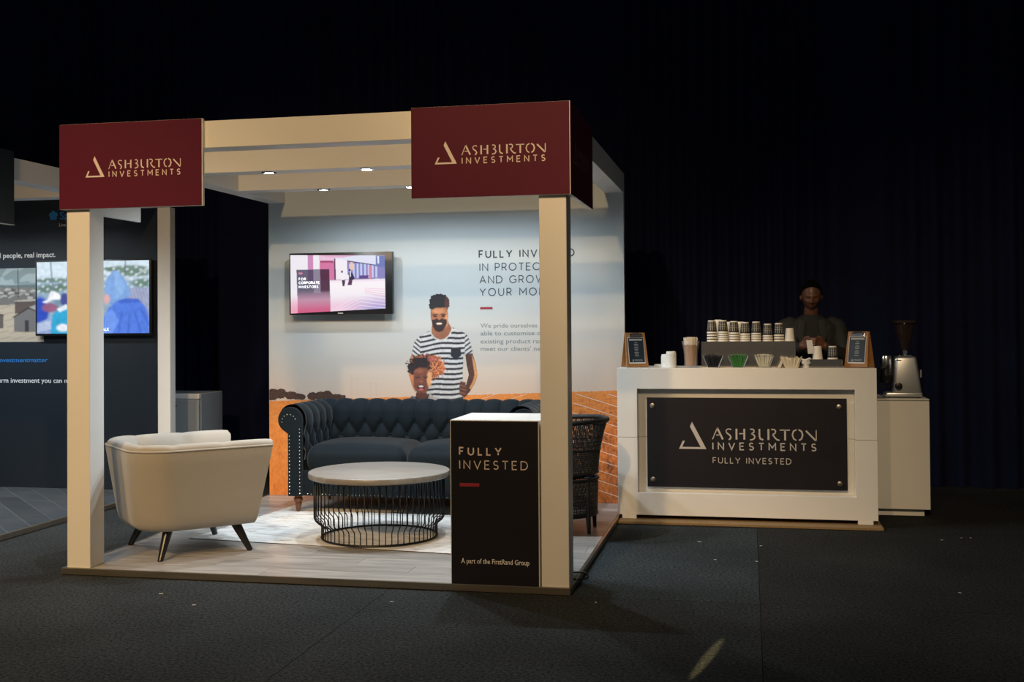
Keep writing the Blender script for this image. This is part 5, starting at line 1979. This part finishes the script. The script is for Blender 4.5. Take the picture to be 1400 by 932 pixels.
def limb(mb, pts, rs, seg=14):
    P_ = []
    R_ = []
    for i in range(len(pts) - 1):
        for q in range(6):
            f_ = q / 6
            P_.append(Vector(pts[i]).lerp(Vector(pts[i + 1]), f_))
            R_.append(rs[i] + (rs[i + 1] - rs[i]) * f_)
    P_.append(Vector(pts[-1]))
    R_.append(rs[-1])
    mb.tube(P_, R_, seg)
    for p, r_ in zip(pts, rs):
        ball(mb, p, r_ * .99, seg)


def torso(mb, secs, seg=24):
    vs, fs = [], []
    for (x, y_, z, rx, ry) in secs:
        for k in range(seg):
            a = 2 * PI * k / seg
            ca, sa = math.cos(a), math.sin(a)
            p = 0.8
            vs.append((x + rx * math.copysign(abs(ca) ** p, ca), y_ + ry * math.copysign(abs(sa) ** p, sa), z))
    n = len(secs)
    for i in range(n - 1):
        for k in range(seg):
            k2 = (k + 1) % seg
            fs.append((i * seg + k, i * seg + k2, (i + 1) * seg + k2, (i + 1) * seg + k))
    fs.append(tuple(range(seg - 1, -1, -1)))
    fs.append(tuple((n - 1) * seg + k for k in range(seg)))
    mb.add(vs, fs)


BODY_SECS = [(PX, 3.14, .86, .165, .115), (PX, 3.14, .96, .170, .115), (PX, 3.15, 1.08, .150, .100), (PX, 3.15, 1.20, .160, .108), (PX, 3.14, 1.32, .178, .115), (PX, 3.13, 1.42, .176, .098), (PX, 3.125, 1.475, .115, .075), (PX, 3.11, 1.505, .065, .060)]
ARMS = {}
for sgn in (-1, 1):
    S = (PX + sgn * .195, 3.125, 1.425)
    E_ = (PX + sgn * .262, 3.045, 1.175)
    Wr = (PX + sgn * .085, 2.855, 1.275)
    ARMS[sgn] = (S, E_, Wr)
# bare body: one skin, remeshed to a continuous surface
body = MB((PX, PYp, 0))
torso(body, BODY_SECS)
limb(body, [(PX, 3.12, 1.47), (PX, 3.085, 1.56)], [.058, .055])
for sgn in (-1, 1):
    S, E_, Wr = ARMS[sgn]
    limb(body, [S, E_, Wr], [.056, .042, .028])
    limb(body, [(PX + sgn * .09, 3.14, .90), (PX + sgn * .10, 3.11, .49), (PX + sgn * .105, 3.15, .085)], [.085, .056, .040])
    limb(body, [(PX + sgn * .105, 3.16, .05), (PX + sgn * .115, 2.98, .036)], [.045, .036])
    # hand: palm slab, four unequal fingers and a thumb closing on the card
    kn = Vector((PX + sgn * .030, 2.822, 1.302))
    wv_ = Vector(Wr)
    d_ = (kn - wv_).normalized()
    up_ = Vector((0, 0, 1))
    side = d_.cross(up_).normalized()
    upv = side.cross(d_).normalized()
    for q in range(4):
        off = upv * (0.026 - 0.017 * q)
        limb(body, [wv_ + off * .5, kn + off], [.020, .014], 10)
        L = (.040, .045, .042, .033)[q]
        a1 = kn + off + d_ * (L * .55) + Vector((0, -.012, 0))
        a2 = a1 + Vector((-sgn * L * .45, -.004 + .004 * q, -.004))
        a3 = a2 + Vector((-sgn * L * .22, .014, -.004))
        limb(body, [kn + off, a1, a2, a3], [.0105, .0095, .0088, .0075], 8)
    th0 = wv_ + d_ * .020 + upv * .022
    limb(body, [th0, th0 + d_ * .030 + upv * .024 + Vector((0, -.010, 0)), th0 + d_ * .060 + upv * .022 + Vector((0, -.006, 0))], [.014, .0115, .009], 8)
# head, bowed towards the hands
HS = 40
hv, hf = [], []
HC = Vector((PX, 3.058, 1.662))
tilt = math.radians(20)


def head_pt(th, ph_, grow=0.0):
    # th from the crown down, ph_ = -90 deg is the face
    x, y_, z = math.sin(th) * math.cos(ph_), math.sin(th) * math.sin(ph_), math.cos(th)
    rx, ry, rz = .076, .096, .117
    X_, Y_, Z_ = x * rx, y_ * ry, z * rz
    front = max(0, -y_)
    if Z_ < 0:                                       # jaw narrows and comes forward, skull tucks in behind
        k_ = -Z_ / rz
        X_ *= 1 - .22 * k_
        if y_ > 0:
            Y_ *= 1 - .35 * k_
        else:
            Y_ *= 1 - .02 * k_
            Y_ -= .012 * k_ * front
    ga = lambda dx, dz, sx, sz: math.exp(-((X_ - dx) / sx) ** 2 - ((Z_ - dz) / sz) ** 2) * (1 if y_ < -.2 else 0)
    d = 0
    d += .020 * ga(0, -.020, .011, .016)             # nose tip
    d += .010 * ga(0, -.002, .008, .022)             # bridge
    d += .007 * ga(.013, -.025, .008, .008) + .007 * ga(-.013, -.025, .008, .008)
    d -= .011 * ga(.030, .004, .016, .011) + .011 * ga(-.030, .004, .016, .011)   # eye sockets
    d += .006 * ga(.030, .002, .011, .006) + .006 * ga(-.030, .002, .011, .006)   # lowered lids
    d += .006 * ga(.028, .024, .022, .007) + .006 * ga(-.028, .024, .022, .007)   # brows
    d += .006 * ga(.042, -.022, .016, .014) + .006 * ga(-.042, -.022, .016, .014) # cheekbones
    d += .008 * ga(0, -.052, .022, .006) + .008 * ga(0, -.066, .020, .007)        # lips
    d -= .005 * ga(0, -.059, .024, .003)
    d += .007 * ga(0, -.094, .020, .014)             # chin
    Y_ -= d
    n = Vector((x, y_, z))
    p = Vector((X_, Y_, Z_)) + n * grow
    c_, s_ = math.cos(tilt), math.sin(tilt)
    return HC + Vector((p.x, p.y * c_ + p.z * -s_ * 1, p.y * s_ * 1 + p.z * c_))


for i in range(HS + 1):
    for k in range(HS):
        hv.append(tuple(head_pt(PI * i / HS, 2 * PI * k / HS)))
for i in range(HS):
    for k in range(HS):
        k2 = (k + 1) % HS
        hf.append((i * HS + k, (i + 1) * HS + k, (i + 1) * HS + k2, i * HS + k2))
body.add(hv, hf)
for sgn in (-1, 1):
    ball(body, HC + Vector((sgn * .078, .012, -.008)), .024, 12, (.42, .75, 1.25))
person = body.build('person', M_skin, None, smooth=True, angle=180)
person.location = (PX, PYp, 0)
rm = person.modifiers.new('skin_surface', 'REMESH')
rm.mode = 'VOXEL'
rm.voxel_size = 0.0042
rm.use_smooth_shade = True
sm = person.modifiers.new('soften', 'SMOOTH')
sm.iterations = 2
sm.factor = 0.5
tag(person, 'person in a dark jacket standing behind the coffee bar, head bowed over a white card', 'person')

PORG = (PX, PYp, 0)
# hair: a close cap over the skull
hv, hf = [], []
n1, n2 = 22, 44
for i in range(n1 + 1):
    for k in range(n2):
        ph_ = 2 * PI * k / n2
        face = max(0, -math.sin(ph_))
        lim = math.radians(100 - 60 * face ** .5) if face > 0 else math.radians(104)
        hv.append(tuple(head_pt(lim * i / n1, ph_, .010 * min(1, (n1 - i) / 3))))
for i in range(n1):
    for k in range(n2):
        k2 = (k + 1) % n2
        hf.append((i * n2 + k, (i + 1) * n2 + k, (i + 1) * n2 + k2, i * n2 + k2))
MB(PORG).add(hv, hf).build('hair', M_hair, person, smooth=True)

# shirt, jacket, trousers, shoes over the body
def garment(mb, name, m, vox=0.008, it=4):
    o = mb.build(name, m, person, smooth=True, angle=180)
    r_ = o.modifiers.new('cloth_surface', 'REMESH')
    r_.mode = 'VOXEL'
    r_.voxel_size = vox
    r_.use_smooth_shade = True
    s_ = o.modifiers.new('soften', 'SMOOTH')
    s_.iterations = it
    s_.factor = 0.5
    return o


sh = MB(PORG)
torso(sh, [(x, y_, z, rx + .010, ry + .010) for x, y_, z, rx, ry in BODY_SECS[1:-1]] + [(PX, 3.11, 1.515, .072, .068)])
garment(sh, 'shirt', M_shirt)
jk = MB(PORG)
for sgn in (-1, 1):
    # each half of the open jacket wraps from the back round to a front edge
    G = []
    for (x, y_, z, rx, ry) in [(PX, 3.14, .84, .205, .150)] + [(a, b, c_, d + .032, e + .030) for a, b, c_, d, e in BODY_SECS[1:-2]] + [(PX, 3.125, 1.462, .158, .098), (PX, 3.12, 1.495, .098, .080)]:
        row = []
        for k in range(25):
            f_ = k / 24
            a = math.radians(90 + 8) - f_ * math.radians(160 if z > 1.3 else 166)   # 98 deg (behind) .. about -65 deg (front edge)
            ca, sa = math.cos(a), math.sin(a)
            row.append((x + sgn * rx * math.copysign(abs(ca) ** .8, ca), y_ + ry * math.copysign(abs(sa) ** .8, sa), z))
        G.append(row)
    inner = [[(PX + (p[0] - PX) * .93, 3.135 + (p[1] - 3.135) * .92, p[2]) for p in r_] for r_ in G]
    n, m_ = len(G), len(G[0])
    b0 = len(jk.v)
    jk.add([p for r_ in G for p in r_] + [p for r_ in inner for p in r_], [])
    N = n * m_
    F = []
    for i in range(n - 1):
        for j in range(m_ - 1):
            F.append((i * m_ + j, i * m_ + j + 1, (i + 1) * m_ + j + 1, (i + 1) * m_ + j))
            F.append((N + i * m_ + j, N + (i + 1) * m_ + j, N + (i + 1) * m_ + j + 1, N + i * m_ + j + 1))
    for i in range(n - 1):
        for j in (0, m_ - 1):
            F.append((i * m_ + j, (i + 1) * m_ + j, N + (i + 1) * m_ + j, N + i * m_ + j))
    for j in range(m_ - 1):
        for i in (0, n - 1):
            F.append((i * m_ + j, i * m_ + j + 1, N + i * m_ + j + 1, N + i * m_ + j))
    jk.f += [tuple(b0 + q for q in f_) for f_ in F]
    S, E_, Wr = ARMS[sgn]
    e2 = Vector(E_).lerp(Vector(Wr), .5) + Vector((0, 0, .004))
    w2_ = Vector(Wr) - (Vector(Wr) - Vector(E_)).normalized() * .030
    limb(jk, [(PX + sgn * .16, 3.125, 1.44), (S[0], S[1], S[2] - .01), tuple(Vector(S).lerp(Vector(E_), .5)), E_, tuple(e2), tuple(w2_)], [.062, .072, .064, .058, .050, .044])
jacket = garment(jk, 'jacket', M_jacket, 0.0075, 3)
for sgn in (-1, 1):
    cp = [(PX + sgn * .050, 3.020, 1.475), (PX + sgn * .098, 3.030, 1.470), (PX + sgn * .118, 3.012, 1.36), (PX + sgn * .072, 3.002, 1.25)]
    cq = [(x, y_ - .007, z) for x, y_, z in cp]
    MB(PORG).hexa(cp, cq).build('lapel', M_jacket, jacket, 0.003, smooth=True)
    MB(PORG).lathe([(0, 0), (.007, 0), (.006, .003), (0, .004)], (0, 0, 0), 12).build('stud', M_chrome, jacket).matrix_local = Matrix.Translation((sgn * .105 - .0, 2.978 - PYp, 1.425)) @ Matrix.Rotation(PI / 2, 4, 'X')
tq = MB(PORG)
torso(tq, [(PX, 3.14, .80, .170, .120), (PX, 3.14, .90, .185, .130), (PX, 3.14, 1.0, .178, .124)])
for sgn in (-1, 1):
    limb(tq, [(PX + sgn * .09, 3.14, .88), (PX + sgn * .10, 3.11, .49), (PX + sgn * .105, 3.15, .10)], [.105, .078, .062])
garment(tq, 'trousers', M_shirt)
for sgn in (-1, 1):
    s_ = MB(PORG)
    limb(s_, [(PX + sgn * .105, 3.175, .056), (PX + sgn * .110, 3.08, .050), (PX + sgn * .116, 2.975, .042)], [.052, .050, .042])
    s_.box(PX + sgn * .110 - .045, PX + sgn * .110 + .045, 2.95, 3.22, 0.002, 0.03)
    garment(s_, 'shoe', M_black, 0.008, 2)
# receipts held in the hands
cd = MB().hexa([(-.022, .002, -.075), (.026, .002, -.075), (.026, .004, -.075), (-.022, .004, -.075)], [(-.034, -.010, .028), (.008, -.010, .028), (.008, -.008, .028), (-.034, -.008, .028)]).build('white_card', M_paper, None)
cd.location = (PX - .020, 2.795, 1.292)
tag(cd, 'folded white card held in the hands of the person behind the bar', 'card')

# scraps of lint on the carpet
for (x, y_) in ((0.74, 1.06), (1.02, 1.55), (0.99, 1.05), (0.62, 1.62), (2.20, 1.95), (2.34, 2.05), (2.40, 2.06), (2.95, 1.80), (2.05, .42), (0.16, -.13), (-1.9, -.55), (-.9, -.30), (-3.6, .1), (-2.2, -.35)):
    a = random.random() * 3
    l_ = random.uniform(.005, .012)
    o = MB().box(-l_, l_, -.002, .002, 0.0003, .002).build('paper_scrap', M_paper, None)
    o.location = (x, y_, 0)
    o.rotation_euler = (0, 0, a)
    tag(o, 'tiny white scrap of lint lying on the dark carpet', 'scrap', 'lint on the carpet')
